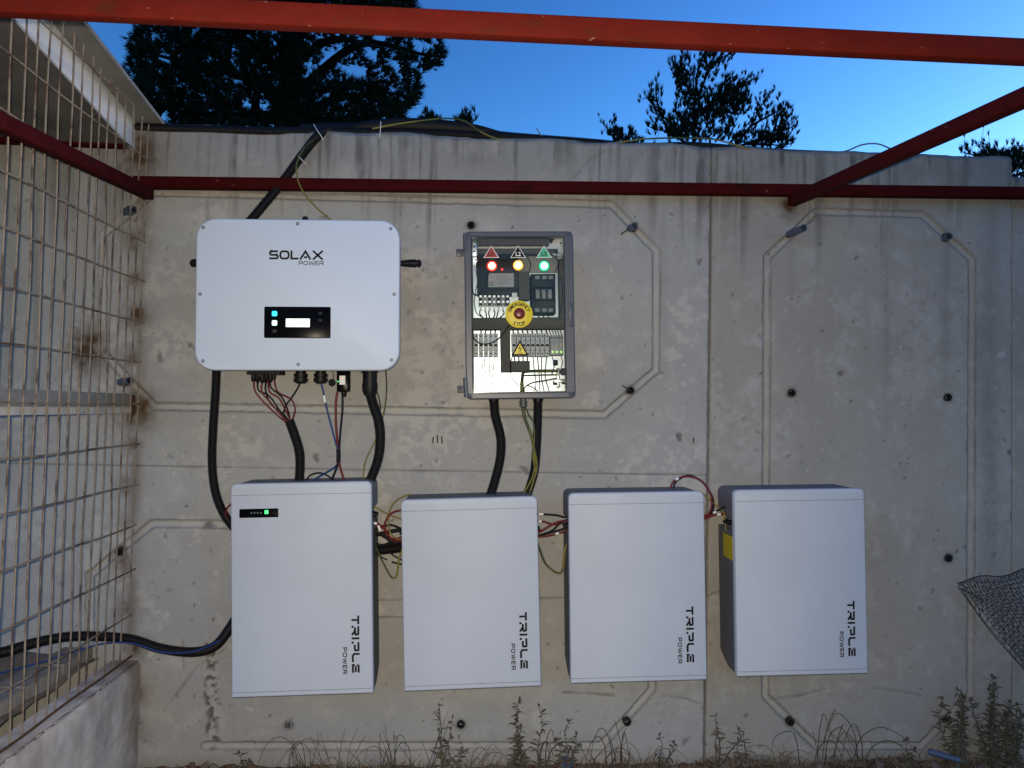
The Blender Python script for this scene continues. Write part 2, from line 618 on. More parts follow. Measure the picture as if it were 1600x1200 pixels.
# ------------------------------------------------------------------ numpy noise
def vnoise(x, y, seed=0):
    xi, yi = np.floor(x).astype(np.int64), np.floor(y).astype(np.int64)
    fx, fy = x - xi, y - yi
    fx, fy = fx * fx * (3 - 2 * fx), fy * fy * (3 - 2 * fy)

    def h(a, b):
        n = (a * 374761393 + b * 668265263 + seed * 974634211) & 0x7fffffff
        n = ((n ^ (n >> 13)) * 1274126177) & 0x7fffffff
        return ((n ^ (n >> 16)) & 0xffff) / 65535.0
    return (h(xi, yi) * (1 - fx) + h(xi + 1, yi) * fx) * (1 - fy) + (h(xi, yi + 1) * (1 - fx) + h(xi + 1, yi + 1) * fx) * fy


def fbm(x, y, seed=0, o=4):
    v, a, t = 0, 0.5, 0
    for k in range(o):
        v = v + a * vnoise(x, y, seed + k * 17)
        t += a
        a *= 0.5
        x, y = x * 2.03 + 7.1, y * 2.03 + 3.7
    return v / t


def sstep(e0, e1, x):
    t = np.clip((x - e0) / (e1 - e0), 0, 1)
    return t * t * (3 - 2 * t)


def segdist(X, Z, p, q):
    px_, pz_, qx, qz = p[0], p[1], q[0], q[1]
    dx, dz = qx - px_, qz - pz_
    t = np.clip(((X - px_) * dx + (Z - pz_) * dz) / (dx * dx + dz * dz), 0, 1)
    return np.hypot(X - px_ - t * dx, Z - pz_ - t * dz)


def W2(px, py):
    p = P(px, py, 0)
    return (p.x, p.z)


def grid_object(name, m, Xs, Zs, D, mask, to3d, depth_vec, parent=None, close=True):
    """front sheet of displaced points closed by side strips along depth_vec"""
    nx, nz = len(Xs), len(Zs)
    XX, ZZ = np.meshgrid(Xs, Zs)
    pts = to3d(XX, ZZ, D)
    v = pts.reshape(-1, 3)
    idx = np.arange(nx * nz).reshape(nz, nx)
    q = np.stack([idx[:-1, :-1], idx[:-1, 1:], idx[1:, 1:], idx[1:, :-1]], -1).reshape(-1, 4)
    mk = mask.reshape(-1, 4)
    if close:
        border = np.concatenate([idx[0, :], idx[1:, -1], idx[-1, -2::-1], idx[-2:0:-1, 0]])
        back = v[border] + np.array(depth_vec)
        back[:, 1] = depth_vec[1] if depth_vec[1] else back[:, 1]
        n0 = len(v)
        nb = len(border)
        k = np.arange(nb)
        q2 = np.stack([border[(k + 1) % nb], border[k], n0 + k, n0 + (k + 1) % nb], -1)
        v = np.concatenate([v, back])
        q = np.concatenate([q, q2])
        mk = np.concatenate([mk, mk[border]])
    me = bpy.data.meshes.new(name)
    me.vertices.add(len(v))
    me.vertices.foreach_set('co', v.astype(np.float32).ravel())
    me.loops.add(len(q) * 4)
    me.polygons.add(len(q))
    me.loops.foreach_set('vertex_index', q.astype(np.int32).ravel())
    me.polygons.foreach_set('loop_start', np.arange(0, len(q) * 4, 4, dtype=np.int32))
    me.polygons.foreach_set('use_smooth', np.ones(len(q), dtype=bool))
    me.update(calc_edges=True)
    me.materials.append(m)
    at = me.attributes.new('mask', 'FLOAT_COLOR', 'POINT')
    at.data.foreach_set('color', mk.astype(np.float32).ravel())
    ob = bpy.data.objects.new(name, me)
    COL.objects.link(ob)
    if parent is not None:
        ob.parent = parent
    return ob


# ================================================================== SETTING
def ground_sheet():
    mb = MB()
    mb.add([(-400, -400, -0.03), (400, -400, -0.03), (400, 400, -0.03), (-400, 400, -0.03)], [(0, 1, 2, 3)])
    tag(mb.build('ground', M_EARTH, smooth=False), kind='structure')


ground_sheet()


def glow_blocker_ring():
    """unseen hill-shaped ring, added to block the sunset glow low in the sky"""
    mb = MB()
    rg = random.Random(2)
    n = 96
    ph = [rg.uniform(0, 6.28) for _ in range(5)]
    rows = []
    for (r, f) in ((230, 0.0), (270, 0.55), (310, 0.9), (340, 1.0), (390, 0.4)):
        row = []
        for i in range(n):
            a = 2 * math.pi * i / n
            h = 44 + 7 * math.sin(2 * a + ph[0]) + 5 * math.sin(5 * a + ph[1]) + 3 * math.sin(11 * a + ph[2]) + rg.uniform(-1.2, 1.2)
            row.append((r * math.cos(a), r * math.sin(a), h * f - 0.05))
        rows.append(row)
    vs = [p for r in rows for p in r]
    fs = []
    for k in range(len(rows) - 1):
        for i in range(n):
            j = (i + 1) % n
            fs.append((k * n + i, (k + 1) * n + i, (k + 1) * n + j, k * n + j))
    mb.add(vs, fs)
    tag(mb.build('glow_blocker_hills', M_GLOWBLOCK), kind='structure')


glow_blocker_ring()

# ------------------------------------------------------------------ concrete wall
Z_TOP = P(800, 214, 0).z
X_J1 = (P(1110, 240).x + P(1104, 1150).x) / 2
X_J2 = P(1583, 500).x
GROOVES = [
    # left octagon (behind the inverter and the enclosure)
    [(160, 552), (160, 366), (241, 300), (955, 319), (1026, 392), (1025, 578), (945, 648), (241, 635), (160, 552)],
    # lower left octagon
    [(500, 822), (238, 818), (140, 899), (140, 1000)],
    [(1023, 900), (1019, 1078), (940, 1166), (320, 1166)],
    # right octagon
    [(1196, 1085), (1199, 402), (1275, 330), (1442, 335), (1519, 405), (1517, 1085), (1440, 1166), (1275, 1166), (1196, 1088)],
]
JOINTS = [[(-150, 722), (215, 728), (600, 735), (1104, 742)], [(560, 938), (1104, 932), (1130, 922)], [(590, 965), (700, 964)],
          [(240, 297), (955, 313)]]
HOLES = [(990, 355), (985, 610), (1480, 370), (1237, 614), (1481, 621), (1482, 872), (1235, 1128), (1481, 1125), (980, 1128),
         (720, 1132), (450, 1133), (736, 352), (195, 597), (203, 328), (187, 862), (690, 1290)]
HOLES = [h for h in HOLES if h[1] < 1200]
CRACKS = [[(255, 1110), (285, 1072), (305, 1045), (325, 1030), (356, 1012)], [(284, 1000), (286, 1045)], [(1035, 1088), (1070, 1092), (1095, 1100)],
          [(895, 280), (920, 250), (945, 235)], [(1088, 230), (1100, 250), (1110, 272)], [(880, 1082), (960, 1087)],
          [(1205, 1095), (1250, 1088), (1300, 1075)], [(1365, 1075), (1400, 1080), (1438, 1087)]]


def wall_fields(XX, ZZ, seed):
    D = (fbm(XX * 3, ZZ * 3, seed, 4) - 0.5) * 0.006 + (fbm(XX * 30, ZZ * 30, seed + 5, 3) - 0.5) * 0.0016
    R = np.zeros_like(XX)
    G = np.zeros_like(XX)
    B = np.zeros_like(XX)
    wob = (fbm(XX * 14, ZZ * 14, 91, 3) - 0.5) * 0.006
    for pl in GROOVES:
        pts = [W2(*p) for p in pl]
        d = np.full_like(XX, 9.0)
        for a, b in zip(pts, pts[1:]):
            d = np.minimum(d, segdist(XX, ZZ, a, b))
        d2 = d + wob * 0.7 + (fbm(XX * 55, ZZ * 55, 93, 2) - 0.5) * 0.004
        g = 1 - sstep(0.0090, 0.0150, d2)
        D -= 0.011 * g
        edge = np.exp(-((d2 - 0.0145) / 0.0030) ** 2) * (0.30 + 0.55 * fbm(XX * 9, ZZ * 9, 33, 3))
        R = np.maximum(R, edge)
        B = np.maximum(B, 0.30 * (1 - sstep(0.006, 0.011, d2)) * (0.4 + fbm(XX * 8, ZZ * 8, 35, 3)))
    for pl in JOINTS:
        pts = [W2(*p) for p in pl]
        for a, b in zip(pts, pts[1:]):
            d = segdist(XX, ZZ, a, b) + wob * 0.4
            g = 1 - sstep(0.001, 0.0045, d)
            D -= 0.004 * g
            R = np.maximum(R, g * (0.30 + 0.5 * fbm(XX * 6, ZZ * 30, 12, 3)))
    for pl in CRACKS:
        pts = [W2(*p) for p in pl]
        for a, b in zip(pts, pts[1:]):
            d = segdist(XX, ZZ, a, b) + wob * 1.2
            g = 1 - sstep(0.0015, 0.006, d)
            D -= 0.003 * g
            R = np.maximum(R, g * 0.55 * fbm(XX * 20, ZZ * 20, 77, 3) * 1.4)
    rng = np.random.RandomState(seed + 3)
    # blow holes, chips
    for k in range(900 if XX.mean() < X_J1 else 260):
        x = rng.uniform(XX.min(), XX.max())
        z = rng.uniform(0, Z_TOP - 0.1)
        r = rng.uniform(0.0022, 0.0055) if k % 14 else rng.uniform(0.006, 0.012)
        i0, i1 = np.searchsorted(XX[0], [x - 0.04, x + 0.04])
        j0, j1 = np.searchsorted(ZZ[:, 0], [z - 0.04, z + 0.04])
        if i1 <= i0 or j1 <= j0:
            continue
        xs, zs = XX[j0:j1, i0:i1], ZZ[j0:j1, i0:i1]
        an = rng.uniform(0, 3.14)
        u = (xs - x) * math.cos(an) + (zs - z) * math.sin(an)
        w = -(xs - x) * math.sin(an) + (zs - z) * math.cos(an)
        d = np.hypot(u / rng.uniform(1, 2.2), w) + (fbm(xs * 90, zs * 90, k, 2) - 0.5) * r * 1.2
        g = 1 - sstep(r * 0.5, r * 1.1, d)
        if rng.rand() < 0.72:
            D[j0:j1, i0:i1] -= g * min(r * 0.5, 0.005)
            R[j0:j1, i0:i1] = np.maximum(R[j0:j1, i0:i1], g * rng.uniform(0.25, 0.75))
        else:
            B[j0:j1, i0:i1] = np.maximum(B[j0:j1, i0:i1], g * 0.7)
    # tie holes
    for (hx, hy) in HOLES:
        c = W2(hx, hy)
        d = np.hypot(XX - c[0], ZZ - c[1])
        D -= 0.05 * (1 - sstep(0.0105, 0.0135, d))
        R = np.maximum(R, 0.55 * np.exp(-((d - 0.017) / 0.008) ** 2) * fbm(XX * 40, ZZ * 40, 3, 2) * 1.3)
    # laitance peeled in pale scabs
    pat = fbm(XX * 5.5, ZZ * 7, seed + 41, 5)
    fine = fbm(XX * 42, ZZ * 42, seed + 43, 4)
    zone = sstep(0.1, 0.5, ZZ) * (1 - sstep(1.7, 2.0, ZZ))
    sc = sstep(0.56, 0.64, pat * 0.62 + fine * 0.38) * zone
    for (px_, py_, rr) in ((270, 540, 0.10), (400, 1000, .10), (640, 650, 0.14), (660, 560, .1), (925, 560, .05), (925, 625, .04), (330, 335, .1), (650, 420, 0.1)):
        c = W2(px_, py_)
        dd = np.hypot(XX - c[0], (ZZ - c[1]))
        sc = np.maximum(sc, sstep(0.50, 0.62, fine * 0.6 + fbm(XX * 15, ZZ * 15, 8, 3) * 0.4 + 0.12 * np.exp(-(dd / rr) ** 2)) * np.exp(-(dd / rr) ** 4))
    sc = sc * (1.0 if XX.mean() < X_J1 else 0.5)
    B = np.maximum(B, sc * 0.5)
    D += sc * 0.0008
    # drip streaks from the coping
    warp = (fbm(XX * 3, ZZ * 5, 50, 3) - 0.5) * 0.02
    sx = fbm((XX + warp) * 26, ZZ * 0.7, 51, 3) * 0.55 + vnoise((XX + warp) * 95, ZZ * 1.6, 52) * 0.45
    ln = 0.14 + 0.42 * vnoise(XX * 17, XX * 0, 53) ** 2.6 + 0.12 * vnoise(XX * 60, XX * 0, 57)
    fade = 1 - sstep(0.25, 1.0, (Z_TOP - ZZ) / ln)
    st = sstep(0.34, 0.64, sx) * fade * (0.38 + 0.46 * vnoise(XX * 21, XX * 0, 58))
    st = st * (0.55 + 0.75 * fbm(XX * 60, ZZ * 22, 59, 3))
    st = np.maximum(st, 0.30 * (1 - sstep(0.04, 0.34, (Z_TOP - ZZ))) * (0.4 + fbm(XX * 7, ZZ * 5, 60, 4)))
    st = np.maximum(st, 0.62 * np.exp(-((Z_TOP - ZZ) / 0.028)) * (0.5 + fbm(XX * 18, ZZ * 18, 54, 3)))
    R = np.maximum(R, st)
    # long faint streaks on the right part
    for (px_, wd, bot, amt) in ((1385, 0.012, 720, .22), (1480, 0.018, 700, .28), (1545, 0.035, 1000, .30), (1555, .02, 620, .25), (1240, 0.02, 600, .14), (1040, .015, 700, .12), (63, .012, 950, .4), (22, .02, 800, .2)):
        c = W2(px_, 300)
        zb = W2(px_, bot)[1]
        w = wd * (0.7 + 0.6 * fbm(XX * 0, ZZ * 5, 61, 2))
        g = np.exp(-((XX - c[0] + 0.02 * (fbm(ZZ * 2, ZZ * 0, px_, 2) - .5)) / w) ** 2) * sstep(zb, zb + 0.5, ZZ)
        R = np.maximum(R, g * amt * (0.6 + 0.6 * fbm(XX * 30, ZZ * 6, 62, 3)))
    # honeycombed strip at lower left
    c0, c1 = W2(329, 1010), W2(331, 1165)
    d = segdist(XX, ZZ, c0, c1) + (fbm(XX * 30, ZZ * 30, 71, 3) - 0.5) * 0.03
    lo = sstep(0.42, 0.25, ZZ)
    z_ = (1 - sstep(0.012, 0.030, d))
    hp = fbm(XX * 75, ZZ * 75, 73, 3)
    D -= z_ * sstep(0.5, 0.62, hp) * 0.008
    R = np.maximum(R, z_ * (sstep(0.50, 0.62, hp) * 0.75 + 0.12))
    B = np.maximum(B, z_ * sstep(0.52, 0.40, hp) * 0.5)
    # rust from the fence fixings and the corner
    for (rx, ry, rr, amt) in ((136, 545, 0.045, 0.95), (213, 432, .03, .5), (212, 494, .035, .7), (205, 562, .03, .55), (213, 640, .045, .85), (206, 695, .03, .5), (200, 758, .03, .45),
                              (200, 815, .03, .4), (192, 880, .035, .55), (198, 950, .035, .6), (208, 1015, .03, .55), (214, 1085, .035, .5), (215, 1140, .03, .4),
                              (212, 372, .04, .55), (218, 245, .05, .75), (216, 215, .03, .6), (1233, 322, 0.022, 0.9), (222, 318, .02, .5)):
        c = W2(rx, ry)
        dd = np.hypot(XX - c[0], (ZZ - c[1]) * 0.85)
        G = np.maximum(G, np.minimum(1, 1.5 * amt * np.exp(-(dd / (rr * 1.25)) ** 1.5) * (0.35 + 1.3 * fbm(XX * 40, ZZ * 40, 81, 3))))
    cx = W2(213, 700)[0]
    G = np.maximum(G, 0.75 * np.exp(-((XX - cx) / 0.028) ** 2) * fbm(XX * 20, ZZ * 5, 83, 4) * sstep(2.2, 1.9, ZZ))
    # damp foot of the wall
    R = np.maximum(R, 0.45 * sstep(0.10, 0.0, ZZ + 0.06 * fbm(XX * 6, ZZ * 6, 85, 3)))
    return D, np.clip(np.stack([R, G, B, np.ones_like(R)], -1), 0, 1)


wall = thing('concrete_wall', 'tall grey stained concrete wall with octagonal grooves behind the white boxes', 'wall', (X_J1, 0, 0))


def wall_panel(x0, x1, step, seed, y0=0.0, ztop=Z_TOP, m=M_CONC):
    Xs = np.linspace(x0, x1, int((x1 - x0) / step) + 1)
    Zs = np.linspace(-0.08, ztop, int((ztop + 0.08) / step) + 1)
    XX, ZZ = np.meshgrid(Xs, Zs)
    D, mask = wall_fields(XX, ZZ, seed)
    # worn arrises at the joints and along the top
    ex = np.minimum(XX - x0, x1 - XX) + (fbm(XX * 30, ZZ * 30, seed + 9, 3) - 0.5) * 0.01
    D -= 0.005 * (1 - sstep(0.0, 0.006, ex))
    mask[..., 0] = np.maximum(mask[..., 0], 0.38 * (1 - sstep(0.0, 0.006, ex)))
    et = ztop - ZZ + (fbm(XX * 22, ZZ * 22, seed + 11, 3) - 0.5) * 0.022
    D -= 0.014 * (1 - sstep(0.0, 0.016, et))
    ZJ = (fbm(XX * 7, XX * 0, seed + 13, 4) - 0.5) * 0.024 * sstep(ztop - 0.05, ztop, ZZ)

    def to3(X, Z, d):
        return np.stack([X - X_J1, y0 - d, Z + ZJ], -1)
    return grid_object('concrete_panel', m, Xs, Zs, D, mask, to3, (0, 0.25, 0), wall)


pan1 = wall_panel(-2.35, X_J1 - 0.003, 0.005, 1)
pan2 = wall_panel(X_J1 + 0.003, X_J2 - 0.002, 0.005, 21, m=M_CONC2)
pan3 = wall_panel(X_J2 + 0.003, 4.2, 0.011, 31, y0=0.02, ztop=P(1590, 272, 0).z, m=M_CONC2)
MB().box((0.9 - X_J1, 0.19, 1.05), (6.5, 0.10, 2.2)).build('wall_core', M_CONC2, wall, smooth=False)
for (hx, hy) in HOLES:
    p = P(hx, hy, 0)
    par = pan1 if p.x < X_J1 else (pan2 if p.x < X_J2 else pan3)
    c = Vector((p.x - X_J1, -0.004, p.z))
    mb = MB()
    mb.ring(c, (0, -1, 0), 0.0148, 0.0112, 0.045, 18, 0)
    mb.cyl(c + Vector((0, 0.036, 0)), c + Vector((0, 0.038, 0)), 0.0112, seg=16, mi=1)
    mb.build('tie_sleeve', [M_DGREY if hx != 450 else M_MGREY, M_HOLE], par)
# sleeves left sticking out of the face
for (bx, by, tx, ty, Y) in ((1233, 366, 1256, 356, -0.10), (1476, 373, 1483, 369, -0.035), (985, 357, 992, 353, -0.03), (196, 331, 211, 328, -0.06), (190, 597, 203, 595, -0.05)):
    a, b = P(bx, by, 0.0), P(tx, ty, Y)
    o = Vector((X_J1, 0, 0))
    d = (b - a).normalized()
    mb = MB()
    mb.ring(b - o, d, 0.0135, 0.0108, (b - a).length + 0.01, 18, 0)
    mb.cyl(b - o - d * 0.03, b - o - d * 0.032, 0.0108, seg=16, mi=1)
    mb.build('tie_sleeve', [M_BPIPE, M_HOLE], pan1 if a.x < X_J1 else pan2)
# short bar ends by two sleeves
for pts in ([(970, 366, -.005), (985, 356, -.012), (996, 348, -0.012)], [(683, 680, -.01), (684, 692, -.012)], [(677, 683, -.01), (676, 692, -.012)], [(690, 682, -.01), (691, 693, -.012)],
            [(1084, 684, -.006), (1083, 692, -.008)], [(972, 602, -.004), (985, 610, -.012)]):
    mb = MB()
    tube(mb, spline([P(*p) - Vector((X_J1, 0, 0)) for p in pts], 0.01), 0.0025, 6)
    mb.build('bar_end', M_DGREY, pan1)

# ------------------------------------------------------------------ soil, ledge and low wall
Xs = np.linspace(-1.22, 4.0, 520)
Ys = np.linspace(-1.6, 0.012, 160)
XX, YY = np.meshgrid(Xs, Ys)
hh = 0.006 + (fbm(XX * 5, YY * 5, 101, 4) - 0.5) * 0.045 + (fbm(XX * 45, YY * 45, 103, 3) - 0.5) * 0.02
hh = hh + 0.022 * sstep(-0.02, -0.12, YY) * (0.4 + fbm(XX * 2.2, YY * 2, 105, 2)) + 0.018 * sstep(-0.1, 1.2, XX)
grid_object('soil', M_SOIL, Xs, Ys, hh, np.zeros(XX.shape + (4,)), lambda a, b, d: np.stack([a, b, d], -1), (0, 0, 0), close=False)['kind'] = 'structure'

# pebbles and crumbs on the soil
mb = MB()
rg = random.Random(5)
for k in range(900):
    x, y = rg.uniform(-1.1, 2.3), -abs(rg.gauss(0.0, 0.10)) - 0.01
    i, j = min(int((x + 1.22) / 5.22 * 519), 519), min(max(int((y + 1.6) / 1.612 * 159), 0), 159)
    s = rg.uniform(0.003, 0.010) if k % 12 else rg.uniform(0.012, 0.026)
    vs = [Vector(v) for v in ((1, 0, 0), (-1, 0, 0), (0, 1, 0), (0, -1, 0), (0, 0, 1), (0, 0, -1))]
    R = Euler((rg.uniform(0, 6), rg.uniform(0, 6), rg.uniform(0, 6))).to_matrix()
    sc = Vector((s * rg.uniform(.7, 1.3), s * rg.uniform(.7, 1.3), s * rg.uniform(.5, .9)))
    vs = [R @ Vector((v.x * sc.x, v.y * sc.y, v.z * sc.z)) + Vector((x, y, hh[j, i] + s * 0.35)) for v in vs]
    mb.add(vs, [(0, 2, 4), (2, 1, 4), (1, 3, 4), (3, 0, 4), (2, 0, 5), (1, 2, 5), (3, 1, 5), (0, 3, 5)])
tag(mb.build('gravel', M_STONE, smooth=False), kind='stuff')

# low wall under the mesh fence: inner face and top as one displaced sheet bent over the edge
KX, KT = P(219, 1090, 0).x, P(207, 1031, 0).z
Ys = np.linspace(-3.2, -0.004, 300)
Ts = np.concatenate([np.linspace(-0.1, KT, 60), KT + np.linspace(0.008, 0.10, 12)])
TT = None
YY, TT = np.meshgrid(Ys, Ts)
dd = (fbm(YY * 6, TT * 6, 111, 4) - 0.5) * 0.016 + (fbm(YY * 40, TT * 40, 113, 3) - 0.5) * 0.004
dd = dd - 0.012 * np.exp(-((TT - KT) / 0.014) ** 2) * (0.3 + 1.3 * fbm(YY * 16, TT * 4, 115, 3))
R_ = 0.45 * sstep(0.5, 0.72, fbm(YY * 9, TT * 2.6, 117, 5)) * sstep(0.05, 0.3, TT)
G_ = 0.55 * np.exp(-((YY + 0.02) / 0.09) ** 2) * fbm(YY * 20, TT * 10, 119, 3) * 1.3 + 0.35 * np.exp(-((TT - KT) / 0.02) ** 2) * fbm(YY * 20, TT * 20, 121, 3)
B_ = 0.6 * sstep(0.53, 0.62, fbm(YY * 16, TT * 26, 123, 5)) * sstep(0.02, 0.2, TT)
R_ = np.maximum(R_, 0.7 * np.exp(-((YY + 0.02) / 0.11) ** 2) * fbm(YY * 14, TT * 12, 127, 4))
R_ = np.maximum(R_, 0.4 * np.exp(-((TT - 0.3) / 0.06) ** 2) * fbm(YY * 9, TT * 9, 125, 3))


def kerb3(Y, T, d):
    side = T <= KT
    x = np.where(side, KX + d, KX - (T - KT))
    z = np.where(side, T, KT + d * 0.6)
    return np.stack([x, Y, z], -1)


low = grid_object('low_wall', M_CONC3, Ys, Ts, dd, np.clip(np.stack([R_, G_, B_, np.ones_like(R_)], -1), 0, 1), kerb3, (0, 0, 0), close=False)
tag(low, 'low rough concrete kerb wall carrying the rusty wire fence at left', 'low wall')

Xs = np.linspace(-3.2, -1.30, 90)
Ys = np.linspace(-3.2, 0.01, 150)
XX, YY = np.meshgrid(Xs, Ys)
hh2 = 0.385 + 0.10 * sstep(-0.45, 0.0, YY) * sstep(-1.25, -1.7, XX) * 0.4 + (fbm(XX * 6, YY * 6, 131, 4) - 0.5) * 0.05
grid_object('raised_ground', M_EARTH, Xs, Ys, hh2, np.zeros(XX.shape + (4,)), lambda a, b, d: np.stack([a, b, d], -1), (0, 0, 0), close=False)['kind'] = 'structure'
# a row of flat blocks along the far side of the low wall
for k in range(7):
    y0 = -0.10 - k * 0.20
    R = Matrix.Rotation(random.uniform(-.04, .04), 3, 'Z') @ Matrix.Rotation(random.uniform(-.03, .03), 3, 'Y')
    mb = MB()
    mb.box((0, 0, 0), (0.10, 0.185, 0.05), R)
    o = mb.build('paving_block', M_BLOCK, origin=(0, 0, 0))
    o.location = (-1.375 + random.uniform(-.008, .008), y0, 0.405)
    tag(o, '%s grey flat block counted from the wall behind the wire fence foot' % ('first', 'second', 'third', 'fourth', 'fifth', 'sixth', 'seventh')[k], 'block', 'grey blocks behind the fence')

# ------------------------------------------------------------------ wire mesh fence
FX = P(216, 600, -0.012).x
ROOF = lambda Y: P(226, 191, 0).z + 0.145 * (-Y)
fence = thing('mesh_fence', 'rusty welded wire fence panel standing on the low concrete wall', 'fence', (FX, -0.02, 0.39))
rgf = random.Random(11)
RZ = P(212, 632, 0).z
for k in range(38):
    Y = -0.012 - 0.0583 * k
    top = ROOF(Y) - 0.012
    pts = []
    j0 = rgf.uniform(-.004, .004)
    for i in range(9):
        z = 0.372 + (top - 0.372) * i / 8
        pts.append(Vector((rgf.uniform(-.003, .003), Y + 0.02 + j0 + rgf.uniform(-.003, .003), z - 0.39)))
    mb = MB()
    tube(mb, spline(pts, 0.06), 0.0027, 6)
    mb.build('wire', M_WIRE, fence)
for i, y in enumerate((188, 252, 315, 380, 441, 504, 566, 631, 694, 757, 821, 888, 958, 1026)):
    z = P(212, y, 0).z
    far = -0.006 + (0.008 if i % 3 else 0.0)
    near = -2.2
    if z > ROOF(0) - 0.02:
        far = -0.14
    pts = [Vector((0.006 + rgf.uniform(-.002, .003), far + (near - far) * t / 10 + 0.02, z - 0.39 + rgf.uniform(-.003, .003))) for t in range(11)]
    mb = MB()
    if y == 1026:
        tube(mb, spline(pts, 0.06), 0.0042, 6)
    else:
        tube(mb, spline(pts, 0.06), 0.0027, 6)
    mb.build('wire', M_RUSTW if y == 1026 else M_WIRE, fence)
mb = MB()
mb.box((-0.020, -1.12, RZ + 0.008 - 0.39), (0.006, 2.2, 0.050))
mb.box((-0.045, -1.12, RZ + 0.035 - 0.39), (0.05, 2.2, 0.005))
rail_ = mb.build('mid_rail', M_RAIL, fence, smooth=False)
MB().box((-0.014, -1.12, RZ - 0.021 - 0.39), (0.012, 2.2, 0.022)).build('rail_lip', M_GALV, rail_, smooth=False)
MB().box((-0.018, 0.0, RZ - 0.39), (0.014, 0.03, 0.066)).build('rusty_bracket', M_RUSTW, fence, smooth=False)

# ------------------------------------------------------------------ shed roof beyond the fence
roof = thing('shed_roof', 'grey sheet roof sloping up beyond the wire fence at top left', 'roof', (P(210, 191, 0).x, 0, ROOF(0)))
slope = 0.145


def slab(mb, x0, x1, zoff0, zoff1, ya=0.12, yb=-1.7):
    vs = []
    for y in (ya, yb):
        zb = ROOF(y) - ROOF(0)
        for (x, z) in ((x0, zoff0), (x1, zoff0), (x1, zoff1), (x0, zoff1)):
            vs.append((x, y, zb + z))
    mb.add(vs, [(0, 1, 2, 3), (7, 6, 5, 4), (0, 4, 5, 1), (1, 5, 6, 2), (2, 6, 7, 3), (3, 7, 4, 0)])
    return mb


slab(MB(), 0.004, 0.098, 0.0, 0.014).build('overhang_board', M_SHEET, roof, smooth=False)
slab(MB(), -0.004, 0.0035, -0.105, 0.010, ya=0.0).build('white_flashing', M_FASC, roof, smooth=False)
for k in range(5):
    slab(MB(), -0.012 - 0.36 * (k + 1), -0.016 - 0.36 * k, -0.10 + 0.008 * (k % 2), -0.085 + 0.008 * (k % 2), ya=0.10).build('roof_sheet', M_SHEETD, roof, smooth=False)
MB().box((-0.75, -0.015, -0.075), (1.45, 0.05, 0.055)).build('purlin', M_REDD, roof, smooth=False)

# ------------------------------------------------------------------ red steel frame
frame = thing('steel_frame', 'red painted square tube steel canopy frame spanning across in front of the wall', 'frame', (0, -0.03, 2.1))
FO = Vector((0, -0.03, 2.1))


def beam(p, q, w, h, m=M_RED, name='beam'):
    p, q = Vector(p) - FO, Vector(q) - FO
    d = (q - p).normalized()
    sx = d.cross(Vector((0, 0, 1))).normalized()
    sz = sx.cross(d)
    R = Matrix((sx, d, sz)).transposed()
    bm = bmesh.new()
    bmesh.ops.create_cube(bm, size=1)
    L = (q - p).length
    for v in bm.verts:
        v.co = Vector((v.co.x * w, v.co.y * L, v.co.z * h))
    bmesh.ops.bevel(bm, geom=bm.edges[:], offset=0.004, segments=2, affect='EDGES', profile=0.5)
    mb = MB()
    bm.verts.index_update()
    mb.add([R @ v.co + (p + q) / 2 for v in bm.verts], [tuple(v.index for v in f.verts) for f in bm.faces])
    bm.free()
    return mb.build(name, m, frame, ang=50)


# wall beam
a, b = P(205, 285.6, -0.032), P(1600, 302, -0.032)
d = (b - a) / (b.x - a.x)
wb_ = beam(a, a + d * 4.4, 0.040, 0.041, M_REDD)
for (x, y) in ((267, 284.5), (288, 283.5), (524, 288.5), (940, 293), (1340, 298)):
    q = P(x, y, -0.053) - FO
    MB().lathe(q, [(-.003, .0065), (.003, .006), (.0045, .004), (.005, .0005)], seg=6).build('bolt', M_REDD, frame)
# side beams, falling slightly towards the viewer
la, lb = P(233, 303, -0.062), P(0, 190.5, -0.88)
d = (lb - la) / (lb.y - la.y)
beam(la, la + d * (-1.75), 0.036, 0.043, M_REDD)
ra, rb = P(1237, 314, -0.010), P(1600, 153, -1.13)
d = (rb - ra) / (rb.y - ra.y)
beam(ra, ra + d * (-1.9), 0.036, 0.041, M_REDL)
# front beam lying on the side beams
YF = -1.37
a, b = P(300, 13.5, YF), P(1500, 72, YF)
d = (b - a) / (b.x - a.x)
a = a + Vector((0, 0.013, 0))
beam(a - d * 1.6, a + d * 3.6, 0.030, 0.046)

# ------------------------------------------------------------------ trees beyond the wall
def tuft(mb, c, d, n, L, w, spread, rg):
    d = d.normalized()
    a = d.orthogonal().normalized()
    b = d.cross(a)
    for k in range(n):
        an = rg.uniform(0, 6.283)
        s = rg.uniform(0.15, 1.0) * spread
        dv = (d + (a * math.cos(an) + b * math.sin(an)) * s).normalized()
        l = L * rg.uniform(0.6, 1.1)
        sd_ = dv.orthogonal().normalized() * w
        sd_ = Matrix.Rotation(rg.uniform(0, 3.14), 3, dv) @ sd_
        o = c + dv * (l * 0.05)
        mb.add([o - sd_, o + sd_, c + dv * l], [(0, 1, 2)])


def inpoly(x, y, poly):
    r = False
    j = len(poly) - 1
    for i in range(len(poly)):
        xi, yi = poly[i]
        xj, yj = poly[j]
        if (yi > y) != (yj > y) and x < (xj - xi) * (y - yi) / (yj - yi) + xi:
            r = not r
        j = i
    return r


